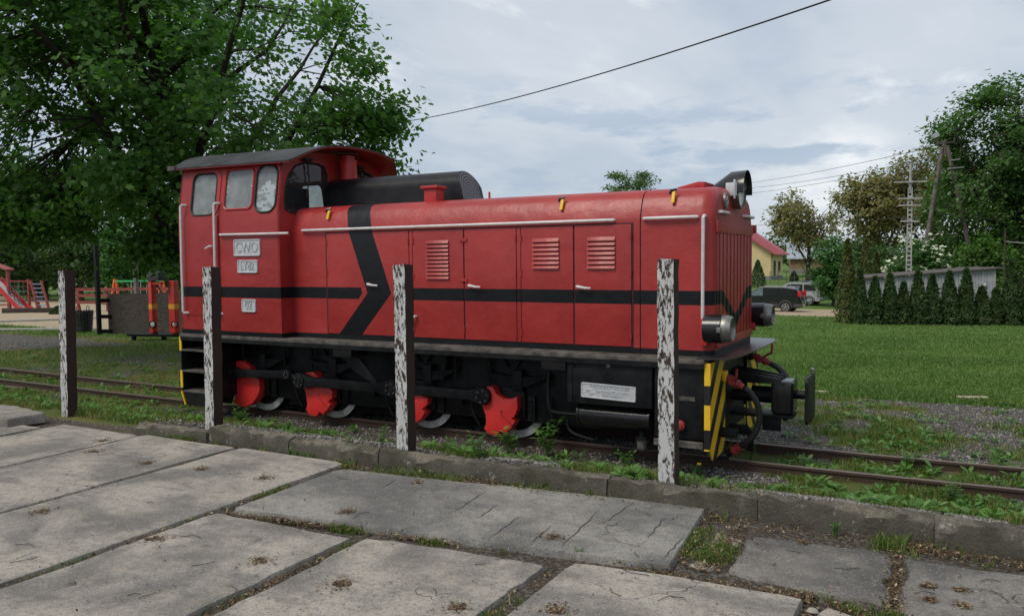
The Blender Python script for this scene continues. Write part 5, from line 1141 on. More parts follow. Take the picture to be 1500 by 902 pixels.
for v, hw in ((267, 22), (291, 16), (301, 15), (324, 12)):
    p = pole_pt(1332, v, 43); w_ = hw*43/FPX; mb = MB(); mb.beam((b.x-w_, b.y-.10, p.z), (b.x+w_, b.y-.10, p.z-.03), .08, .07); ca = mb.build('cross_arm', M['pole'], pl_)
    for q in (-.85, -.45, .45, .85):
        mb = MB(); mb.lathe((b.x+w_*q, b.y-.10, p.z+.03), (0, 0, 1), [(0, .03), (.05, .045), (.10, .03), (.14, .04), (.16, .02)], 8); mb.build('insulator', M['felt'], ca)
b = gpt(1388, 46); pl2 = empty('timber_power_pole', b, 'leaning two-legged timber power pole with switch on top', 'power pole')
tp_ = pole_pt(1384, 214, 46); l1 = pole_pt(1349, 402, 46); l2 = pole_pt(1426, 392, 46)
for l_, o_ in ((l1, -.12), (l2, .12)):
    d_ = (l_-(tp_+Vector((o_, 0, 0)))); end = l_+d_*((l_.z-gzs(l_.x, l_.y)+.2)/-d_.z); mb = MB(); mb.tube([end, tp_+Vector((o_, 0, 0))], [.15, .10], 10); mb.build('pole_leg', M['timber_pole'], pl2)
mb = MB(); mb.tube([tp_+Vector((0, 0, -.5)), pole_pt(1385, 204, 46)], .06, 8); mb.build('pole_head', M['timber_pole'], pl2)
p1, p2 = pole_pt(1371, 211, 46), pole_pt(1398, 208, 46); mb = MB(); mb.beam(p1, p2, .12, .12); mb.beam(p1+Vector((0, 0, .15)), pole_pt(1369, 199, 46), .10, .16); mb.beam(p2+Vector((0, 0, -.1)), p2+Vector((0, 0, .25)), .1, .1); mb.build('switch_gear', M['felt'], pl2)
for v, u0_, u1_ in ((199, 1366, 1374),):
    mb = MB(); mb.beam(pole_pt(1366, 201, 46), pole_pt(1374, 197, 46), .25, .2); mb.build('switch_insulator', M['silver'], pl2)
for v, u0_, u1_ in ((247, 1388, 1412), (235, 1392, 1406)):
    mb = MB(); mb.beam(pole_pt(u0_, v, 45.8), pole_pt(u1_, v-2, 45.8), .06, .06); mb.build('cross_arm', M['pole'], pl2)
mb = MB(); mb.beam(pole_pt(1377, 226, 46), pole_pt(1391, 226, 46), .08, .08); mb.build('brace', M['timber_pole'], pl2)
b = gpt(1471, 37); pp1 = pole_pt(1472, 334, 37); mast = empty('steel_mast', b, 'thin rusty steel mast with side arm at the shed corner', 'mast')
mb = MB(); mb.tube([(b.x, b.y, b.z-.1), (b.x, b.y, pp1.z)], .035, 8); mb.build('mast_tube', M['rail'], mast)
q = pole_pt(1471, 354, 37); q2 = pole_pt(1510, 357, 37); mb = MB(); mb.tube([(b.x, b.y, q.z), q2], .03, 6); mb.build('mast_arm', M['pole'], mast)
M['cable'] = simple('black_cable', (.015, .015, .016), .6, var=.1, bump=0)
def cable(a, b, sag, r, label, n=40):
    a = Vector(a); b = Vector(b); mb = MB(); mb.tube([a+(b-a)*(k/n)-Vector((0, 0, sag*4*(k/n)*(1-k/n))) for k in range(n+1)], r, 6); o = mb.build('overhead_cable', M['cable'])
    off = a.copy()
    for v in o.data.vertices: v.co -= off
    o.location = off; return tag(o, label, 'cable')
cable(atD(480, 187, 40), atD(1490, -95, 9.5), .62, .014, 'long black overhead cable sweeping up across the sky from the oak')
for k, (v0_, v1_) in enumerate(((268, 229), (275, 236), (283, 240))):
    cable(atD(1080, v0_+2, 95), atD(1376, v1_-16 if k == 0 else v1_-6, 46), .25, .016, ['upper thin wire running from the switch pole into the distance', 'middle thin wire running from the switch pole into the distance', 'lowest thin wire running from the switch pole into the distance'][k])
cable(atD(1060, 329, 70), atD(1332, 318, 43), .2, .016, 'low thin wire running left from the concrete pole arm'); cable(atD(1332, 318, 42.9), atD(1510, 314, 44), .2, .014, 'low thin wire running right from the concrete pole arm')
for k, (u_, v_) in enumerate(((1341, 232), (1347, 238))):
    a = atD(1368, 203, 46); c = atD(u_+2, v_, 44.5); mb = MB(); mb.tube(bez([a, (a*.6+c*.4)+Vector((0, 0, .15)), (a*.25+c*.75)+Vector((0, 0, -.05)), c, atD(1333, 268, 43)], 6), .014, 5); o = mb.build('jumper_wire', M['cable'], pl2)

# ------------------------------------------------------------------ far buildings
M['yellowwall'] = simple('cream_yellow_render', (.62, .49, .27), .85, var=.06, scale=1); M['redroof'] = simple('red_metal_roof', (.36, .06, .07), .5, var=.15, scale=2); M['metroof'] = simple('galvanised_roof', (.34, .37, .40), .45, .3, var=.2, scale=1.5)
M['woodwall'] = simple('brown_timber_wall', (.22, .14, .08), .85, var=.25, scale=3); M['stonewall'] = simple('grey_plinth', (.20, .195, .19), .9, var=.2); M['darkwin'] = simple('dark_window', (.02, .022, .025), .15, var=.2)
M['block'] = simple('grey_block_wall', (.29, .275, .255), .9, var=.12, scale=2)
def gable_house(name, label, base, ang, W, Ln, hw, hr, wall, roof, over=.45, opens=(), chim=False, plinth=None):
    """ridge along local y; front gable at local y=0; local x across"""
    root = empty(name, base, label, 'house' if 'house' in name else 'hut'); c, s = math.cos(ang), math.sin(ang); B = Vector(base)
    T = lambda x, y, z: (B.x+x*c-y*s, B.y+x*s+y*c, B.z+z)
    def bx(mb, x0, x1, y0, y1, z0, z1): mb.add([T(x0,y0,z0),T(x1,y0,z0),T(x1,y1,z0),T(x0,y1,z0),T(x0,y0,z1),T(x1,y0,z1),T(x1,y1,z1),T(x0,y1,z1)], [(0,3,2,1),(4,5,6,7),(0,1,5,4),(1,2,6,5),(2,3,7,6),(3,0,4,7)])
    mb = MB(); mb.prism([(0, -.3), (W, -.3), (W, hw), (W/2, hr), (0, hw)], lambda a, b_, d: T(a, d, b_), 0, Ln); w_ = mb.build('wall', wall, root)
    sl_ = (hr-hw)/(W/2)
    for sg in (-1, 1):
        mb = MB(); x0 = W/2; x1 = W/2+sg*(W/2+over); za, zb_ = hr+.03, hr-sl_*(W/2+over)+.03
        mb.prism([(x0, za), (x1, zb_), (x1, zb_+.12), (x0, za+.12)], lambda a, b_, d: T(a, d, b_), -over, Ln+over); ro = mb.build('roof', roof, root)
        for k in range(int(Ln/.6)):
            yk = -over+.3+k*.6; mb = MB(); mb.prism([(x0, za+.121), (x1, zb_+.121), (x1, zb_+.15), (x0, za+.15)], lambda a, b_, d: T(a, d, b_), yk, yk+.05); mb.build('roof_seam', roof, ro)
    for kind, face, a0, a1, z0, z1 in opens:
        mb = MB()
        if face == 'f': bx(mb, a0, a1, -.03, .02, z0, z1)
        elif face == 'r': bx(mb, W-.02, W+.03, a0, a1, z0, z1)
        wo = mb.build(kind, M['darkwin'], root)
        mb = MB()
        if face == 'f': bx(mb, a0-.06, a1+.06, -.07, .01, z0-.10, z0-.02)
        else: bx(mb, W-.01, W+.07, a0-.06, a1+.06, z0-.10, z0-.02)
        mb.build('sill', M['pole'], wo)
    if chim: mb = MB(); bx(mb, W/2-.9, W/2-.4, Ln*.3, Ln*.3+.5, hr-.6, hr+.7); mb.build('chimney', M['yellowwall'], root)
    if plinth: mb = MB(); bx(mb, -.04, W+.04, -.04, Ln+.04, -.3, .35); mb.build('plinth', plinth, root)
    return root
hb = gpt(1129, 98); ang = R_(-5)
W = 8.0; base = Vector((hb.x-W*math.cos(ang), hb.y-W*math.sin(ang), hb.z+.15))
gable_house('yellow_house', 'cream yellow house with red metal roof beyond the parked cars', base, ang, W, 5.2, 3.3, 6.0, M['yellowwall'], M['redroof'], .7, [('door', 'r', 1.2, 2.1, .2, 2.2), ('window', 'r', 3.2, 4.2, .9, 2.1), ('window', 'f', 4.6, 5.0, 1.6, 2.0)], True, M['stonewall'])
bb_ = gpt(1160, 112); bb_.z = atD(1160, 398, 112).z
# barn: ridge across the view, so its long roof faces the camera
ang2 = R_(90+12); base = bb_+Vector((math.cos(R_(12))*5.0, math.sin(R_(12))*5.0, 0))*1.0
barn = gable_house('barn_hut', 'small timber barn with grey metal roof behind the garden', base, ang2, 4.6, 5.2, 2.1, 4.0, M['woodwall'], M['metroof'], .5, (), False, M['stonewall'])
hb2 = gpt(1377, 54); gable_house('gabled_hut', 'little grey block hut with pitched roof behind the shed', hb2+Vector((.2, 0, -.2)), R_(4), 2.0, 3, 2.0, 2.75, M['block'], M['felt'], .18)
# garden fence before the barn
gf = empty('garden_fence', gpt(1170, 84), 'thin dark wire garden fence before the barn', 'fence')
prev = None
for u in (1128, 1140, 1152, 1164, 1176, 1188, 1200, 1212):
    b = gpt(u, 84); mb = MB(); mb.tube([b+Vector((0, 0, -.1)), b+Vector((0, 0, 1.35))], .035, 6); mb.build('fence_post', M['felt'], gf)
    if prev is not None:
        for z in (.15, .7, 1.25): mb = MB(); mb.tube([prev+Vector((0, 0, z)), b+Vector((0, 0, z))], .015, 4); mb.build('fence_wire', M['felt'], gf)
    prev = b
b = gpt(1181, 90); tree('bare_tree', 'small nearly bare dark tree in front of the barn', b, 3.4, 2.3, (.9, .9, .7), 7, 5, .2, M['leaf_walnut'], M['bark_dark'], .12, 91, limbs=6, spread=.3)

# ------------------------------------------------------------------ cars
def carpaint(name, col, r=.25): return simple(name, col, r, .3, var=.05, bump=0, coat=.6)
M['tyre'] = simple('tyre_rubber', (.018, .018, .018), .8, var=.2); M['alloy'] = simple('alloy_rim', (.45, .45, .46), .35, .8, var=.1); M['plastic'] = simple('grey_plastic_trim', (.05, .05, .052), .6, var=.1)
M['tail'] = simple('red_tail_lamp', (.55, .015, .02), .15, var=.1, bump=0); M['carwin'] = simple('tinted_car_glass', (.02, .024, .028), .06, var=.1, bump=0); M['wincl'] = simple('pale_car_glass', (.14, .19, .2), .06, var=.3, bump=0)
def car(label, base, ang, paint, prof_low, roofl, wins, wheels, tails, name='parked_car', W=1.78, extra=None):
    """local x forward; prof_low side outline of body up to the belt; roofl outline of the cabin"""
    B = Vector(base); c, s = math.cos(ang), math.sin(ang); root = empty(name, base, label, 'car', 'cars parked beyond the lawn')
    T = lambda x, y, z: (B.x+x*c-y*s, B.y+x*s+y*c, B.z+z)
    def loft(poly, secs, nm, mat):
        mb = MB(); vs = []; n = len(poly)
        for y, k, dz in secs:
            cx_ = sum(p[0] for p in poly)/n
            vs += [T(cx_+(p[0]-cx_)*k, y, p[1]+dz) for p in poly]
        m_ = len(secs); fs = [(i*n+j, i*n+(j+1) % n, (i+1)*n+(j+1) % n, (i+1)*n+j) for i in range(m_-1) for j in range(n)]+[tuple(range(n)), tuple(range(m_*n-1, (m_-1)*n-1, -1))]
        mb.add(vs, fs); return mb.build(nm, mat, root, ang=40)
    h = W/2
    body = loft(prof_low, [(-h, .965, 0), (-h+.05, .99, 0), (-h+.25, 1, 0), (h-.25, 1, 0), (h-.05, .99, 0), (h, .965, 0)], 'body', paint)
    loft(roofl, [(-h+.20, .965, -.015), (-h+.26, .985, 0), (h-.26, .985, 0), (h-.20, .965, -.015)], 'cabin', paint)
    for poly, mat in wins:
        for sg in (-1, 1):
            mb = MB(); mb.prism(poly, lambda a, b_, d: T(a, sg*(h-.195+d+max(0, 1.42-b_)*.30*0), b_), 0, .012); mb.build('window', mat, root)
    for xw in wheels:
        for sg in (-1, 1):
            o = T(xw, sg*(h-.20), .325); axv = Vector((-s*sg, c*sg, 0)); mb = MB(); mb.lathe(o, axv, [(0, .20), (.0, .30), (.02, .325), (.19, .325), (.21, .30), (.21, .23), (.19, .22)], 26); w_ = mb.build('wheel', M['tyre'], root, ang=35)
            mb = MB(); oo = Vector(o)+axv*.188
            mb.lathe(oo, axv, [(0, .22), (.015, .22), (.015, .19), (-.01, .185)], 24)
            for k in range(5):
                a_ = k*2*math.pi/5+.3; t1 = Vector((c, s, 0)); e = oo+axv*.014+t1*math.cos(a_)*.2+Vector((0, 0, 1))*math.sin(a_)*.2; mb.beam(oo+axv*.014, e, .05, .02, axv)
            mb.build('rim', M['alloy'], w_)
            mb = MB(); arch = [T(xw+math.cos(a_)*.385, sg*(h+.004), .325+math.sin(a_)*.385) for a_ in np.linspace(0, math.pi, 14)]; mb.tube(arch, .035, 6); mb.build('wheel_arch', M['plastic'], w_)
    for x0, x1, y0, y1, z0, z1, mat, nm in tails:
        for sg in (-1, 1):
            mb = MB(); ya, yb = sorted((sg*y0, sg*y1)); mb.add([T(x0,ya,z0),T(x1,ya,z0),T(x1,yb,z0),T(x0,yb,z0),T(x0,ya,z1),T(x1,ya,z1),T(x1,yb,z1),T(x0,yb,z1)], [(0,3,2,1),(4,5,6,7),(0,1,5,4),(1,2,6,5),(2,3,7,6),(3,0,4,7)]); mb.build(nm, mat, root, bevel=.01)
    return root
wb = gpt(1153, 49); zg_ = wb.z
p = atD(1153, 451.5, 49); wz = p.z
EST_L = [(-2.36, .42), (-2.38, .62), (-2.30, .80), (-2.27, .98), (2.0, .86), (2.25, .72), (2.35, .5), (2.3, .25), (-2.25, .28)]
EST_R = [(-2.27, .94), (-2.16, 1.20), (-2.02, 1.42), (-1.2, 1.50), (-.2, 1.50), (.35, 1.42), (1.25, .92)]
EST_W = [([(-1.95, 1.0), (-1.90, 1.36), (-1.05, 1.42), (-1.0, 1.0)], M['carwin']), ([(-.95, 1.0), (-.98, 1.42), (-.12, 1.43), (-.10, .99)], M['carwin']), ([(-.05, .99), (-.06, 1.42), (.22, 1.40), (.95, .97)], M['wincl'])]
cb = Vector((p.x-1.45, p.y+.75, wz)); cb.z = gzs(cb.x, cb.y)
car('black estate car with tall red tail lamp and roof rails beside the lawn', cb, R_(176), carpaint('black_car_paint', (.012, .013, .016)), EST_L, EST_R, EST_W, (-1.45, 1.32), [(-2.30, -2.14, .66, .78, .82, 1.30, M['tail'], 'tail_lamp'), (-2.40, -1.95, .70, .90, .32, .52, M['plastic'], 'bumper'), (-1.95, .2, .58, .62, 1.50, 1.545, M['alloy'], 'roof_rail'), (-1.0, .9, .885, .905, .34, .50, M['plastic'], 'sill_trim')])
cb2 = gpt(1197, 60) + Vector((-1.6, 0, 0))
SUV_L = [(-2.2, .45), (-2.24, .68), (-2.15, 1.0), (2.0, .95), (2.2, .8), (2.25, .4), (-2.15, .32)]; SUV_R = [(-2.14, .98), (-1.98, 1.62), (.1, 1.68), (.45, 1.58), (1.1, .98)]
car('silver off-roader parked right behind the black estate', cb2, R_(172), carpaint('silver_car_paint', (.38, .39, .41), .3), SUV_L, SUV_R, [([(-1.75, 1.08), (-1.68, 1.50), (-.9, 1.54), (-.9, 1.06)], M['carwin']), ([(-.8, 1.06), (-.8, 1.54), (.05, 1.55), (.05, 1.05)], M['carwin']), ([(.1, 1.05), (.1, 1.54), (.3, 1.50), (.85, 1.04)], M['carwin'])], (-1.35, 1.35), [(-2.24, -2.05, .55, .86, .72, .98, M['tail'], 'tail_lamp'), (-2.28, -1.9, .0, .88, .42, .62, M['alloy'], 'bumper'), (-2.17, -2.13, .0, .6, 1.08, 1.5, M['carwin'], 'rear_window')], W=1.8)
cb3 = gpt(1207, 65)+Vector((-.9, 0, 0))
SED_L = [(-2.2, .4), (-2.22, .7), (-2.1, .92), (1.2, .90), (2.05, .78), (2.2, .6), (2.2, .35), (-2.15, .28)]; SED_R = [(-2.0, .9), (-1.3, 1.38), (-.3, 1.43), (.2, 1.36), (1.15, .88)]
car('dark hatchback showing its pale headlamps past the silver off-roader', cb3, R_(-14), carpaint('dark_blue_car_paint', (.02, .024, .035)), SED_L, SED_R, [([(-1.3, .98), (-1.1, 1.30), (-.3, 1.34), (-.3, .97)], M['carwin']), ([(-.25, .97), (-.25, 1.34), (.15, 1.3), (.8, .95)], M['carwin'])], (-1.3, 1.35), [(1.98, 2.14, .45, .80, .62, .74, M['alloy'], 'headlamp'), (2.1, 2.24, .0, .8, .34, .5, M['plastic'], 'bumper')], W=1.72)

# ------------------------------------------------------------------ playground and yard on the left
M['playred'] = simple('faded_red_playground_paint', (.26, .05, .045), .6, var=.2, scale=6); M['brightred'] = simple('bright_red_plastic', (.50, .03, .035), .35, var=.08); M['slidebed'] = simple('pale_slide_bed', (.62, .56, .58), .3, var=.05)
M['rung'] = simple('blue_rung_paint', (.12, .15, .32), .5, var=.15); M['orange'] = simple('orange_paint', (.68, .12, .03), .5, var=.1); M['green'] = simple('green_bar_paint', (.04, .42, .13), .5, var=.1)
M['rope'] = simple('brown_net_rope', (.10, .055, .045), .8, var=.3); M['rope_teal'] = simple('teal_net_rope', (.04, .17, .15), .8, var=.2)
M['plank'] = simple('weathered_edging_plank', (.07, .052, .04), .9, var=.3, scale=4); M['pale'] = simple('pale_timber_edging', (.52, .44, .33), .8, var=.15, scale=6); M['grey_edge'] = simple('grey_concrete_edging', (.34, .33, .31), .9, var=.15)
PD = 46.
def PP(u, v): return atD(u, v, PD)
def pg(u): return gpt(u, PD)
sb = pg(12); sl_o = empty('playground_slide', sb, 'red slide with pale bed and tower post in the sand', 'slide')
t0, t1 = PP(0, 425), PP(24, 453); t1.z = sb.z+.10; dy = Vector((.15, .45, 0))
mb = MB(); e = (t0-t1)*.6; q0 = t0+e
mb.add([q0, t1, t1+dy, q0+dy, q0+Vector((0, 0, -.04)), t1+Vector((0, 0, -.04)), t1+dy+Vector((0, 0, -.04)), q0+dy+Vector((0, 0, -.04))], [(0,1,2,3),(7,6,5,4),(0,4,5,1),(1,5,6,2),(2,6,7,3),(3,7,4,0)]); mb.build('slide_bed', M['slidebed'], sl_o)
for d_ in (Vector((-.02, -.03, .05)), dy+Vector((.02, .03, .05))):
    mb = MB(); mb.beam(q0+d_, t1+d_+Vector((.12, 0, 0)), .06, .22); mb.beam(t1+d_+Vector((.10, 0, 0)), t1+d_+Vector((.55, 0, -.06)), .06, .16); mb.build('slide_side', M['brightred'], sl_o)
mb = MB(); p_ = PP(4.5, 425); mb.beam((p_.x, p_.y+.3, sb.z-.1), (p_.x, p_.y+.3, PP(4, 396).z), .14, .14); mb.build('tower_post', M['playred'], sl_o)
mb = MB(); g = PP(3, 394); mb.beam(g+Vector((-1.5, .3, .35)), g+Vector((.25, .3, -.05)), .5, .08); mb.build('tower_roof', M['playred'], sl_o)
for v in (409, 447): mb = MB(); mb.beam(PP(-30, v)+Vector((0, .3, 0)), PP(4.5, v)+Vector((0, .3, 0)), .07, .08); mb.build('tower_rail', M['playred'], sl_o)
nb = pg(22); nt_ = empty('climbing_net', nb, 'rope climbing net stretched between red posts', 'climbing net')
for u in (7.5, 36.5):
    mb = MB(); a = PP(u, 412); mb.beam((a.x, a.y+.2, nb.z-.1), (a.x, a.y+.2, PP(u, 409).z), .12, .12); mb.build('post', M['playred'], nt_)
mb = MB(); mb.beam(PP(6, 412)+Vector((0, .2, 0)), PP(37, 412)+Vector((0, .2, 0)), .08, .08); mb.build('top_bar', M['playred'], nt_)
for k, u in enumerate((10, 16, 22.5, 29)): mb = MB(); mb.tube([PP(u, 412)+Vector((0, .2, 0)), PP(u, 447)+Vector((0, .2, 0))], .022, 5); mb.build('rope', M['rope_teal'] if k % 2 == 0 else M['rope'], nt_)
for k, v in enumerate((420, 427, 433.5, 440)): mb = MB(); mb.tube([PP(7, v)+Vector((0, .2, 0)), PP(36, v)+Vector((0, .2, 0))], .022, 5); mb.build('rope', M['rope_teal'] if k == 1 else M['rope'], nt_)
lb = pg(58); ld = empty('climbing_ladder', lb, 'leaning climbing ladder with blue rungs and red side rails', 'ladder')
for (ua, va), (ub, vb_), o_ in (((44.5, 411), (56, 451), 0), ((60, 411), (72, 451), 0), ((43, 412), (39, 451), .8), ((58, 412), (52, 451), .8)):
    a, b_ = PP(ua, va)+Vector((0, o_*.1, 0)), PP(ub, vb_)+Vector((0, o_, 0)); b_.z = lb.z-.05; mb = MB(); mb.beam(a, b_, .10, .10); mb.build('side_rail', M['playred'], ld)
for k in range(6): f = .13+.155*k; a = PP(44.5+11.5*f, 411+40*f); b_ = PP(60+12*f, 411+40*f); mb = MB(); mb.tube([a, b_], .035, 6); mb.build('rung', M['rung'], ld)
mb = MB(); mb.beam(PP(38, 414.5)+Vector((0, .1, 0)), PP(46, 413), .09, .09); mb.build('link_bar', M['playred'], ld)
def edging(u0, v0_, u1, v1_, mat, label, name, h=.16, w=.14):
    a, b_ = ground(u0, v0_), ground(u1, v1_); mb = MB(); mb.beam(a+Vector((0, 0, h/2-.03)), b_+Vector((0, 0, h/2-.03)), w, h); o = mb.build(name, mat, None, bevel=.01); m_ = (a+b_)/2
    for v in o.data.vertices: v.co -= m_
    o.location = m_; return tag(o, label, 'edging')
edging(3, 458.5, 92, 457.5, M['plank'], 'dark plank edging round the sand under the slide', 'sandpit_edging', .28)
edging(-40, 473.5, 112, 468, M['grey_edge'], 'grey edging strip between the sand and the grass', 'path_edging', .10, .35); edging(-40, 484.5, 140, 483.5, M['grey_edge'], 'grey edging strip between the grass and the gravel lane', 'path_edging', .10, .30); edging(125, 467, 160, 466, M['grey_edge'], 'short grey edging strip left of the brown panel', 'path_edging', .10, .35)
edging(1170, 575, 1214, 576.5, M['pale'], 'pale timber edging piece beside the buffer plate', 'timber_edging', .07, .10); edging(1402, 584.5, 1446, 584.5, M['pale'], 'pale timber edging piece at the edge of the lawn', 'timber_edging', .07, .10)
b = gpt(82, 40); thuja(82, 452, 8, 40, 'small spruce seedling at the sand edge by the white post', M['thuja'], 'spruce_seedling', None)
# red rail fence
FD = 44.; fb = gpt(170, FD); fn_ = empty('rail_fence', fb, 'low red three-rail timber fence behind the brown panel', 'fence')
for u in (113, 156, 200, 248):
    a = gpt(u, FD); mb = MB(); mb.beam(a+Vector((0, 0, -.1)), Vector((a.x, a.y, atD(u, 422, FD).z)), .12, .12); mb.build('fence_post', M['playred'], fn_)
for v in (424, 433, 443):
    mb = MB(); mb.beam(atD(111, v, FD-.1), atD(252, v-1, FD-.1), .05, .15); mb.build('fence_rail', M['playred'], fn_)
# swing
WD = 52.; wb_ = gpt(200, WD); sw = empty('swing_set', wb_, 'swing set with orange legs and a green top bar', 'swing')
for u0, u1 in ((168, 160), (170, 173), (236, 229), (238, 244)):
    e = gpt(u1, WD); mb = MB(); mb.beam(atD(u0, 409, WD), e, .12, .12); mb.build('swing_leg', M['orange'], sw)
mb = MB(); mb.beam(atD(167, 412, WD), atD(240, 411, WD), .11, .11); mb.build('top_bar', M['green'], sw)
for u in (192, 206, 215, 226): mb = MB(); mb.tube([atD(u, 412, WD), atD(u, 430, WD)], .025, 5); mb.build('chain', M['alloy'], sw)
for u in (199, 220.5):
    c_ = atD(u, 430, WD); mb = MB(); mb.box(c_.x-.32, c_.x+.32, c_.y-.12, c_.y+.12, c_.z-.03, c_.z+.03); mb.build('swing_seat', M['rubber'], sw)
a = gpt(199, 36); mb = MB(); mb.beam(a+Vector((0, 0, -.1)), Vector((a.x, a.y, atD(198.5, 380, 36).z)), .16, .16); o = mb.build('timber_post', M['timber_pole'])
for v in o.data.vertices: v.co -= a
o.location = a; tag(o, 'square grey timber post rising behind the brown panel', 'post')
# board panel with black post
def osb():
    t = NT('dark_strand_board'); o = t.obj(); n = t.noise(t.map(o, (6, 6, 22)), 1, 5, .7, 1.2); f = t.noise(o, 30, 4); return t.fin(t.mix(t.step(n, .35, .65), (.040, .030, .026), (.105, .082, .070)), .75, 0., t.bump(n, .6, .01))
M['osb'] = osb(); OD = 25.6
ob = gpt(200, OD); bd_ = empty('panel_screen', ob, 'dark brown strand board screen fixed to a tall black post', 'screen')
a, b_ = atD(157, 430.5, OD), atD(290, 427, OD); z0 = atD(157, 489, OD).z; mb = MB(); mb.add([(a.x, a.y, z0), (b_.x, b_.y, z0), (b_.x, b_.y, b_.z), (a.x, a.y, a.z), (a.x+.01, a.y+.03, z0), (b_.x+.01, b_.y+.03, z0), (b_.x+.01, b_.y+.03, b_.z), (a.x+.01, a.y+.03, a.z)], [(0,1,2,3),(7,6,5,4),(0,4,5,1),(1,5,6,2),(2,6,7,3),(3,7,4,0)]); mb.build('board', M['osb'], bd_)
pb = gpt(142, OD-.3); mb = MB(); mb.beam(pb+Vector((0, 0, -.1)), Vector((pb.x, pb.y, atD(139, 352, OD-.3).z)), .10, .12); mb.build('black_post', M['frame'], bd_, bevel=.008)
for v in (440, 463.5, 485): mb = MB(); mb.beam(atD(142, v, OD-.15), atD(164, v, OD+.06), .04, .12); mb.build('black_rail', M['frame'], bd_)
for u in (200, 270): g = gpt(u, OD+.15); mb = MB(); mb.beam(g+Vector((0, 0, -.1)), g+Vector((0, 0, 1.0)), .08, .08); mb.build('support_post', M['frame'], bd_)
# bin
bn = gpt(119.5, 26.5); tb = empty('litter_bin', bn, 'black slatted litter bin hung beside the black post', 'litter bin')
zt2, zb2 = atD(119, 455, 26.5).z, atD(119, 486, 26.5).z
for k in range(18):
    a_ = k*2*math.pi/18; mb = MB(); mb.beam((bn.x+.235*math.cos(a_), bn.y+.235*math.sin(a_), zb2+.02), (bn.x+.295*math.cos(a_), bn.y+.295*math.sin(a_), zt2), .085, .02, (math.cos(a_), math.sin(a_), 0)); mb.build('slat', M['rubber'], tb)
mb = MB(); mb.lathe((bn.x, bn.y, zb2), (0, 0, 1), [(0, .2), (.02, .225), (zt2-zb2-.04, .275), (zt2-zb2-.06, .26), (.05, .2)], 18); mb.build('liner', M['frame'], tb)
for z, r in ((zb2+.12, .255), (zt2-.08, .30)): mb = MB(); mb.tube([(bn.x+r*math.cos(t_), bn.y+r*math.sin(t_), z) for t_ in np.linspace(0, 2*math.pi, 21)], .014, 5, cap=False); mb.build('hoop', M['frame'], tb)
for sg in (-1, 1): mb = MB(); mb.tube([(bn.x+sg*.26, bn.y-.06, zt2), (bn.x+sg*.27, bn.y-.06, zt2+.12), (bn.x+sg*.24, bn.y+.0, zt2+.16), (bn.x+sg*.22, bn.y+.06, zt2+.12), (bn.x+sg*.22, bn.y+.06, zt2)], .012, 5); mb.build('loop_handle', M['frame'], tb)
for sg in (-1, 1): mb = MB(); mb.tube([(bn.x+sg*.12, bn.y, bn.z-.1), (bn.x+sg*.12, bn.y, zb2+.05)], .018, 5); mb.build('bin_leg', M['frame'], tb)
# red signal frame with lamps
M['sigred'] = simple('bright_signal_red', (.55, .04, .025), .4, var=.1); M['sigyel'] = simple('orange_yellow_band', (.72, .33, .03), .45, var=.08)
SD = 23.2; sgb = gpt(243, SD); sg_ = empty('lamp_frame', sgb, 'bright red two-post frame with yellow bands and lamps behind the cab steps', 'lamp frame')
def post2(u0, u1, vt, vb_):
    a, b_ = atD(u0, vb_, SD), atD(u1, vb_, SD); zt3 = atD(u0, vt, SD).z; z0 = atD(u0, vb_, SD).z; mb = MB(); mb.box(a.x, b_.x, a.y-.06, a.y+.10, z0, zt3); p_ = mb.build('red_post', M['sigred'], sg_, bevel=.012)
    za, zc_ = atD(u0, 445, SD).z, atD(u0, 452, SD).z; mb = MB(); mb.box(a.x-.003, b_.x+.003, a.y-.063, a.y+.103, zc_, za); mb.build('yellow_band', M['sigyel'], p_)
    c_ = atD((u0+u1)/2-1.0, 475, SD-.1); mb = MB(); mb.lathe(c_, (.35, -.9, 0), [(0, .08), (.03, .11), (.06, .105), (.065, .09), (.05, .075), (.055, .05), (.055, 0)], 18); l_ = mb.build('lamp', M['frame'], p_)
    mb = MB(); mb.lathe(c_+Vector((.35, -.9, 0)).normalized()*.05, (.35, -.9, 0), [(0, .072), (.012, .06), (.022, 0)], 14); mb.build('lamp_lens', M['silver'], l_)
    return a, b_
a1, b1 = post2(222, 230, 409, 487.5); a2, b2 = post2(251, 265, 411, 487.5)
za = atD(230, 411, SD).z; mb = MB(); mb.box(b1.x, a2.x, a1.y-.04, a1.y+.06, za-.10, za-.04); mb.build('cross_bar', M['sigred'], sg_)
c_ = atD(229, 404, SD-.1); mb = MB(); mb.box(a1.x-.02, a1.x+.50, a1.y-.10, a1.y+.22, za+.0, za+.26); hd_ = mb.build('lamp_head', M['plastic'], sg_, bevel=.04)
mb = MB(); mb.lathe(c_+Vector((.05, -.02, 0)), (.35, -.9, 0), [(0, .13), (.05, .15), (.08, .145), (.08, .12), (.05, .115), (.06, .05), (.06, 0)], 20); mb.build('head_lens', M['steel'], hd_)
mb = MB(); mb.beam(atD(231, 416, SD), atD(237, 429, SD), .05, .05); mb.build('lever', M['brightred'], sg_)
a = atD(192, 489.5, SD); b_ = atD(285, 491, SD); mb = MB(); mb.beam(a, b_, .5, .07); pf = mb.build('platform', M['frame'], sg_)
for u in (196, 240, 280): p_ = atD(u, 490, SD); mb = MB(); mb.beam(Vector((p_.x, p_.y, gzs(p_.x, p_.y)-.1)), p_, .1, .1); mb.build('platform_leg', M['frame'], pf)
for u in (226, 258): p_ = atD(u, 488, SD); mb = MB(); mb.box(p_.x-.07, p_.x+.07, p_.y-.05, p_.y+.08, p_.z-.06, p_.z+.04); mb.build('post_shoe', M['frame'], sg_)

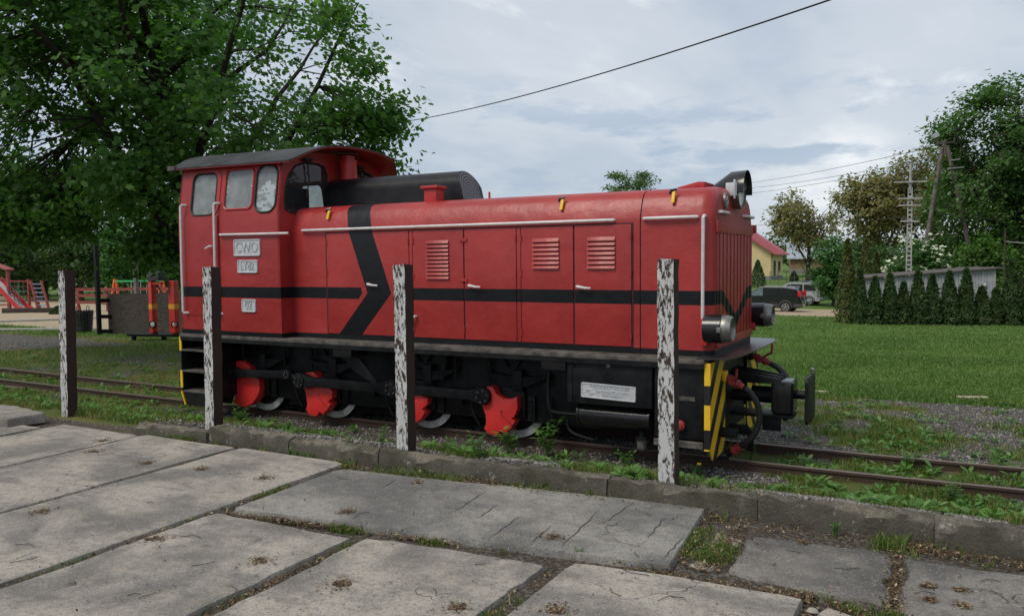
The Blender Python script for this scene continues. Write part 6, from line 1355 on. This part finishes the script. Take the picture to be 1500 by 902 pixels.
# ------------------------------------------------------------------ grass, weeds, stones and litter
def scatter(n, rs, D0, D1, pw, u0=-120, u1=1880):
    u = u0+(u1-u0)*rs.rand(n); t = rs.rand(n)
    if abs(pw-1) < 1e-6: D = D0*(D1/D0)**t
    else: D = (D0**(1-pw)+(D1**(1-pw)-D0**(1-pw))*t)**(1/(1-pw))
    k = (u-750)/FPX; q = 51/FPX
    return D*(fw.x+rt.x*k+up.x*q), D*(fw.y+rt.y*k+up.y*q), D
def blades(x, y, z, h, w, rs, bend=.6):
    n = len(x); a = rs.rand(n)*2*math.pi; la = rs.rand(n)*2*math.pi; lb = bend*h*(.3+rs.rand(n))
    dx, dy = np.cos(a)*w/2, np.sin(a)*w/2; ex, ey = np.cos(la)*lb, np.sin(la)*lb
    V = np.stack([np.stack([x-dx, y-dy, z-.012], 1), np.stack([x+dx, y+dy, z-.012], 1), np.stack([x+dx*.7+ex*.35, y+dy*.7+ey*.35, z+h*.6], 1), np.stack([x+ex, y+ey, z+h], 1), np.stack([x-dx*.7+ex*.35, y-dy*.7+ey*.35, z+h*.6], 1)], 1)
    return V.reshape(-1, 3), np.arange(n*5), np.full(n, 5)
M['blade'] = leafmat('rough_grass_blades', (.085, .155, .03), (.18, .26, .065), (.33, .31, .14), .3, .5)
M['blade_lawn'] = leafmat('mown_lawn_blades', (.075, .155, .030), (.19, .30, .080), (.26, .30, .12), .3, .5, .62, .42)
M['blade_dry'] = leafmat('dry_grass_blades', (.20, .19, .065), (.33, .29, .12), (.12, .15, .04), .3, .6)
M['weed'] = leafmat('broadleaf_weeds', (.065, .165, .03), (.135, .27, .055), (.19, .32, .09), .3, .4)
def clear_of_loco(x, y): return ~((x > -9.1) & (x < -1.5) & (y > 7.75) & (y < 9.2)) & ~((np.abs(np.abs(y-8.34)-.40) < .035))
rs = np.random.RandomState(3)
x, y, D = scatter(500000, rs, 5.2, 30, 1.2); g, lw, sd_, dry, und = zones(x, y)
k = (y > 5.42) & (rs.rand(len(x)) < g*1.15*np.clip(1.25-(y-5.4)*.03, .3, 1)) & clear_of_loco(x, y) & (fbm(x*3.1, y*3.1, 91, 3) > .36)
x, y, D, dry = x[k], y[k], D[k], dry[k]; isdry = rs.rand(len(x)) < .24+.6*dry; tall = .6+1.0*fbm(x*1.1, y*1.1, 15, 3)
h = (.018+.055*rs.rand(len(x)))*tall*np.where(y < 7.3, 1.1, 1.0)*np.where(x < -9, .8, 1.)
for nm, lab, sel, mt in (('rough_grass', 'patchy rough green grass along the track and kerb', ~isdry, 'blade'), ('dry_grass', 'yellowed dry grass patches along the track', isdry, 'blade_dry')):
    V, lo, ct = blades(x[sel], y[sel], gz(x[sel], y[sel]), h[sel]*(1 if mt == 'blade' else .8), .0045+.0006*D[sel], rs); tag(np_mesh(nm, V, lo, ct, M[mt]), lab, 'grass', kind='stuff')
x, y, D = scatter(430000, rs, 11.0, 44, 1.5); g, lw, sd_, dry, und = zones(x, y); k = rs.rand(len(x)) < lw; x, y, D = x[k], y[k], D[k]
h = (.03+.035*rs.rand(len(x)))*(.7+.6*fbm(x*.7, y*.7, 8, 3)); V, lo, ct = blades(x, y, gz(x, y), h, .006+.0008*D, rs, .9); tag(np_mesh('lawn_grass', V, lo, ct, M['blade_lawn']), 'mown green lawn grass beyond the gravel path', 'grass', kind='stuff')

def rosette(cx, cy, cz, n, L, rs, up_=.5):
    a = rs.rand(n)*2*math.pi; P = np.stack([cx+np.cos(a)*L*.15, cy+np.sin(a)*L*.15, np.full(n, cz)+rs.rand(n)*L*up_], 1)
    T = np.stack([np.cos(a), np.sin(a), .25+.7*rs.rand(n)], 1); N_ = np.stack([-np.cos(a)*.5, -np.sin(a)*.5, np.ones(n)], 1)+rs.normal(size=(n, 3))*.2
    return leaf_cloud(P, N_, L*(.6+.6*rs.rand(n)), [(0, 0, 0), (.3, .14, .02), (.65, .19, 0), (1, 0, -.12), (.65, -.19, 0), (.3, -.14, .02)], rs, T)
def many_rosettes(px_, py_, rs, n0, n1, L0, L1):
    Vs, c = [], 0
    for a, b in zip(px_, py_):
        V, lo, ct = rosette(a, b, gzs(a, b), rs.randint(n0, n1), L0+(L1-L0)*rs.rand(), rs); Vs.append(V)
    V = np.vstack(Vs); return V, np.arange(len(V)), np.full(len(V)//6, 6)
x, y, D = scatter(11000, rs, 5.4, 18, 1.3); g, lw, sd_, dry, und = zones(x, y); k = (y > 5.5) & (rs.rand(len(x)) < .06+.30*g) & clear_of_loco(x, y) & (lw < .3); x, y = x[k][:2400], y[k][:2400]
V, lo, ct = many_rosettes(x, y, rs, 6, 18, .035, .11); tag(np_mesh('low_weeds', V, lo, ct, M['weed']), 'low broadleaf weeds sprouting through the gravel', 'weeds', kind='stuff')
# single leafy weeds
def weed(u, v, H, stems, label, seed, Y=None, flower=None, z=None):
    rs = np.random.RandomState(seed)
    p = ground(u, v) if Y is None else atY(u, v, Y); p.z = gzs(p.x, p.y) if z is None else z
    root = empty('weed', p, label, 'weed', 'leafy weeds along the kerb'); LP, LN, LT = [], [], []; mb = MB()
    for s in range(stems):
        a = rs.rand()*6.28; ln = .15+.45*rs.rand(); h = H*(.6+.5*rs.rand()); top = Vector((math.cos(a)*ln*h, math.sin(a)*ln*h, h)); mb.tube([p+Vector((math.cos(a)*.01, math.sin(a)*.01, -.02)), p+top*.5+Vector((0, 0, h*.06)), p+top], [.004, .003, .002], 5)
        for q in range(11):
            f = .2+.8*q/10; az = q*2.4+a; c = np.array(top)*f+np.array([0, 0, h*.24*f*(1-f)]); LP.append(c); d = np.array([math.cos(az), math.sin(az), .35]); LT.append(d); LN.append(np.array([-d[0]*.35, -d[1]*.35, 1.]))
    mb.build('stems', M['weed'], root)
    V, lo, ct = leaf_cloud(np.array(LP), np.array(LN)+rs.normal(size=(len(LP), 3))*.15, H*.26*(.7+.6*rs.rand(len(LP))), [(0, 0, 0), (.3, .15, .02), (.65, .17, 0), (1, 0, -.12), (.65, -.17, 0), (.3, -.15, .02)], rs, np.array(LT)); np_mesh('leaves', V, lo, ct, M['weed'], root)
    if flower:
        c = p+Vector((.02, -.02, H*1.05)); mb = MB(); mb.lathe(c, (0, -.3, 1), [(0, .006), (.008, .022), (.012, .015)], 10); mb.build('flower', M['yellow'], root)
    return root
YW = 6.4
for k, (u, v, H, st, lab, fl) in enumerate([
    (748, 667, .34, 6, 'tall leafy weed before the last red counterweight', 0), (800, 670, .36, 8, 'bushy leafy weed beside the white wheel rim and air pipe', 0), (700, 672, .20, 6, 'low weed in the gravel left of the tall weed', 0), (664, 664, .16, 5, 'small weed right of the middle post', 0), (560, 652, .16, 5, 'small weed left of the middle post', 0),
    (920, 690, .20, 7, 'spreading weed left of the flaked white post', 0), (850, 676, .13, 4, 'tiny sprout in the shade under the air tank', 0), (1022, 700, .13, 8, 'flat leafy weed with one yellow flower beside the front wing', 1), (1098, 676, .18, 6, 'weed growing below the brake hose coupling', 0), (1180, 690, .15, 7, 'weed against the near rail in front of the locomotive', 0), (420, 634, .14, 5, 'small weed between kerb and the second red counterweight', 0), (350, 622, .22, 8, 'weed clump under the first red counterweight', 0), (1330, 690, .16, 8, 'weed clump between the rails at the open track', 0), (1395, 735, .17, 8, 'weed clump behind the kerb on the open track', 0), (1065, 665, .12, 6, 'weed mat between the rails below the coupler', 0)]):
    weed(u, v, H, st, lab, 100+k, None, fl)
for k, (u, v, H, st, lab) in enumerate([(1222, 782, .10, 6, 'small dandelion-like weed at the kerb foot on dark slab'), (1022, 742, .09, 5, 'weed sprout at the kerb corner of the crosswise slab'), (425, 668, .09, 5, 'bright weed sprout at the kerb foot left of slab joint'), (255, 640, .10, 6, 'weed tuft at the low end of the kerb'), (848, 815, .06, 4, 'tiny green sprout in the slab joint')]):
    q = atZ(u, v, .30); weed(u, v, H, st, lab, 140+k, q.y, 0, .295)

# stones
def stones(x, y, z, s, rs):
    n = len(x); O = np.array([(1, 0, 0), (0, 1, 0), (-1, 0, 0), (0, -1, 0), (0, 0, .75), (0, 0, -.75)], float); Fc = np.array([(0, 1, 4), (1, 2, 4), (2, 3, 4), (3, 0, 4), (1, 0, 5), (2, 1, 5), (3, 2, 5), (0, 3, 5)])
    a = rs.rand(n)*6.28; V = O[None]*(.65+.6*rs.rand(n, 6, 1))*s[:, None, None]; c, q = np.cos(a)[:, None], np.sin(a)[:, None]
    V = np.stack([V[:, :, 0]*c-V[:, :, 1]*q+x[:, None], V[:, :, 0]*q+V[:, :, 1]*c+y[:, None], V[:, :, 2]+z[:, None]], -1)
    F = Fc[None]+(np.arange(n)*6)[:, None, None]; return V.reshape(-1, 3), F.reshape(-1), np.full(n*8, 3)
t = NT('crushed_gravel_stones'); rnd = t.N('ShaderNodeNewGeometry').outputs['Random Per Island']; M['stone'] = t.fin(t.mix(t.m('POWER', rnd, 1.6), (.085, .078, .072), (.34, .32, .30)), .9, 0., None, .3)
x, y, D = scatter(130000, rs, 5.2, 22, 1.6); g, lw, sd_, dry, und = zones(x, y); k = (y > 5.42) & (rs.rand(len(x)) < (1-g)*(1-lw)*(1-sd_)) & (y < 14) ; x, y, D = x[k][:62000], y[k][:62000], D[k][:62000]
V, lo, ct = stones(x, y, gz(x, y)+.003, (.006+.016*rs.rand(len(x))**2)*(.8+.03*D), rs); tag(np_mesh('gravel', V, lo, ct, M['stone']), 'loose grey crushed gravel around the track', 'gravel', kind='stuff')

# leaf litter and moss in the joints and along the kerb foot
t = NT('dry_leaf_litter'); rnd = t.N('ShaderNodeNewGeometry').outputs['Random Per Island']; r_ = t.N('ShaderNodeValToRGB'); t.L(rnd, r_.inputs[0]); e_ = r_.color_ramp.elements
for p_, c_ in ((0, (.04, .027, .017)), (.4, (.10, .058, .033)), (.68, (.19, .115, .062)), (.88, (.27, .21, .11)), (1, (.36, .33, .19))):
    q_ = e_[0] if p_ == 0 else (e_[-1] if p_ == 1 else e_.new(p_)); q_.position = p_; q_.color = (*c_, 1)
M['litter'] = t.fin(r_.outputs[0], .9, 0., None, .2)
LX, LY = [], []
def line(x0, y0, x1, y1, n, w):
    f = rs.rand(n*2); dens = fbm(x0*2+(x1-x0)*f*2.2, y0*2+(y1-y0)*f*2.2, 71, 3); f = f[rs.rand(n*2) < np.clip((dens-.28)*2.2, .05, 1)]
    LX.append(x0+(x1-x0)*f+rs.normal(size=len(f))*w*(abs(y1-y0) > abs(x1-x0))); LY.append(y0+(y1-y0)*f+rs.normal(size=len(f))*w*(abs(x1-x0) >= abs(y1-y0)))
JN = [(-4.34, .8, -4.34, 5.15, 900, .016), (-5.6, 1.5, -5.6, 5.1, 500, .014), (-6.85, 2, -6.85, 5.05, 350, .014), (-8.1, 2, -8.1, 4.9, 250, .02), (-4.3, 3.78, -1.25, 4.13, 1500, .016), (-3.105, 1.5, -3.105, 3.8, 600, .02), (-1.87, 1.6, -1.87, 3.95, 1500, .035), (-1.3, 4.1, -.55, 4.13, 800, .03), (-.55, 2.5, -.55, 4.05, 350, .02),
      (-1.35, 4.2, -1.32, 5.25, 900, .03), (-1.15, 4.25, -1.12, 5.1, 1100, .05), (-1.0, 5.05, -.1, 5.15, 900, .05), (-.2, 4.0, -.23, 5.0, 500, .03), (-.5, 4.1, .4, 3.97, 500, .03)]
for j in JN: line(*j[:4], int(j[4]*1.8), j[5])
line(-6.9, 5.17, -4.3, 5.20, 1200, .03); line(-4.3, 5.05, -1.4, 5.26, 4200, .05); line(-1.4, 5.18, .6, 5.10, 1800, .05)
nj = sum(len(a) for a in LX)
x = np.concatenate(LX); y = np.concatenate(LY); n = len(x); onslab = .316+.012*rs.rand(n)
z = np.where((y > 5.0) & (x > -4.3) & (x < -1.35), .30+.03*rs.rand(n), .294+.022*rs.rand(n))
V, lo, ct = leaf_cloud(np.stack([x, y, z], 1), np.array([0, 0, 1.])+rs.normal(size=(n, 3))*.45, .007+.020*rs.rand(n)**2.5, DIAM, rs); tag(np_mesh('leaf_litter', V, lo, ct, M['litter']), 'brown dry leaf litter in the slab joints and at the kerb foot', 'leaf litter', kind='stuff')
k = rs.rand(n) < np.clip((fbm(x*3.3, y*3.3, 33, 3)-.50)*3.2, 0, .5); gx_, gy_ = np.repeat(x[k], 3)+rs.normal(size=3*k.sum())*.012, np.repeat(y[k], 3)+rs.normal(size=3*k.sum())*.012
h = .010+.045*rs.rand(len(gx_))**2*np.where(gy_ > 5.0, 1.5, .8); V, lo, ct = blades(gx_, gy_, np.full(len(gx_), .295), h, .005+.003*rs.rand(len(gx_)), rs, .9); tag(np_mesh('joint_grass', V, lo, ct, M['blade']), 'short grass and moss growing in the slab joints', 'grass', kind='stuff')
# dirt-filled lifting pits on the slabs
M['dirt'] = simple('dark_pit_dirt', (.075, .052, .036), .95, var=.4, scale=40, col2=(.15, .10, .06), bump=.8, bscale=120)
def slab_z(x, y):
    best = SLAB_Z
    for o, zt in SL:
        bb = [(v[0], v[1]) for v in o.bound_box]; xs_ = [b[0]+pave.location.x for b in bb]; ys_ = [b[1]+pave.location.y for b in bb]
        if min(xs_) <= x <= max(xs_) and min(ys_) <= y <= max(ys_): best = zt(x, y)
    return best
PITS = [(215, 679, .10), (150, 646, .09), (138, 662, .09), (295, 687, .08), (388, 700, .09), (62, 749, .09), (228, 788, .10), (380, 822, .10), (510, 751, .08), (497, 853, .10), (810, 788, .09), (670, 887, .09), (612, 708, .06), (1178, 789, .05), (1362, 872, .04), (1410, 880, .045), (1360, 852, .04), (1408, 858, .04), (815, 896, .09)]
lx, ly, lz = [], [], []
for u, v, r in PITS:
    p = atZ(u, v, SLAB_Z); zz = slab_z(p.x, p.y); N_ = 16; a = np.linspace(0, 2*math.pi, N_, endpoint=False); rad = r*.62*(.05+1.5*fbm(np.cos(a)*1.4+u, np.sin(a)*1.4+v, 5, 3)); mb = MB()
    ring = [(p.x+rad[k]*math.cos(a[k])*.8, p.y+rad[k]*math.sin(a[k])*.8, slab_z(p.x, p.y)+.0035) for k in range(N_)]
    mb.add(ring+[(p.x, p.y, zz+.005)], [(k, (k+1) % N_, N_) for k in range(N_)]); mb.build('dirt_patch', M['dirt'], pave)
    m_ = 150; q = rs.normal(size=(m_, 2))*r*.45; lx.append(p.x+q[:, 0]); ly.append(p.y+q[:, 1]); lz.append(np.full(m_, zz+.007))
# scattered crumbs on the slabs
m_ = 900; u = rs.rand(m_)*1500; v = 620+280*rs.rand(m_)
for a_, b_ in zip(u, v):
    p = atZ(a_, b_, SLAB_Z)
    if p.y < 5.1: lx.append(np.array([p.x])); ly.append(np.array([p.y])); lz.append(np.array([SLAB_Z+.010]))
x, y, z = np.concatenate(lx), np.concatenate(ly), np.concatenate(lz); n = len(x)
V, lo, ct = leaf_cloud(np.stack([x, y, z], 1), np.array([0, 0, 1.])+rs.normal(size=(n, 3))*.25, .006+.018*rs.rand(n)**2, DIAM, rs); tag(np_mesh('slab_debris', V, lo, ct, M['litter']), 'scattered crumbs of dry leaves on the concrete slabs', 'leaf litter', kind='stuff')
mb = MB()
for k in range(70):
    p = atZ(1500*rs.rand(), 640+255*rs.rand(), SLAB_Z)
    if p.y > 5.0: continue
    a_ = rs.rand()*6.28; L = .04+.12*rs.rand(); z0 = slab_z(p.x, p.y)+.006; mb.tube([(p.x, p.y, z0), (p.x+math.cos(a_)*L*.5, p.y+math.sin(a_)*L*.5, z0+.004), (p.x+math.cos(a_+.4)*L, p.y+math.sin(a_+.4)*L, z0)], .0018, 4)
tag(mb.build('twigs', M['bark_dark']), 'thin dry twigs scattered on the concrete slabs', 'twigs', kind='stuff')
def chip(u, v, s, label, seed):
    rs2 = np.random.RandomState(seed); p = atZ(u, v, SLAB_Z); p.z = slab_z(p.x, p.y); m_ = MB()
    vs = [(p.x+s*math.cos(a)*(.7+.5*rs2.rand()), p.y+s*.6*math.sin(a)*(.7+.5*rs2.rand()), p.z-.002) for a in np.linspace(0, 6.28, 7, endpoint=False)]; vs2 = [(p.x+(a-p.x)*.7, p.y+(b-p.y)*.7, p.z+s*(.28+.2*rs2.rand())) for a, b, c in vs]
    m_.add(vs+vs2, [tuple(range(6, -1, -1)), tuple(range(7, 14))]+[(k, (k+1) % 7, 7+(k+1) % 7, 7+k) for k in range(7)]); o = m_.build('concrete_chip', M['concrete'], None, bevel=.004)
    for q in o.data.vertices: q.co -= p
    o.location = p; tag(o, label, 'stone')
chip(103, 854, .05, 'grey concrete chip lying on the lengthwise slab', 1); chip(1190, 895, .035, 'small pale chip at the corner of the broken paving', 2)
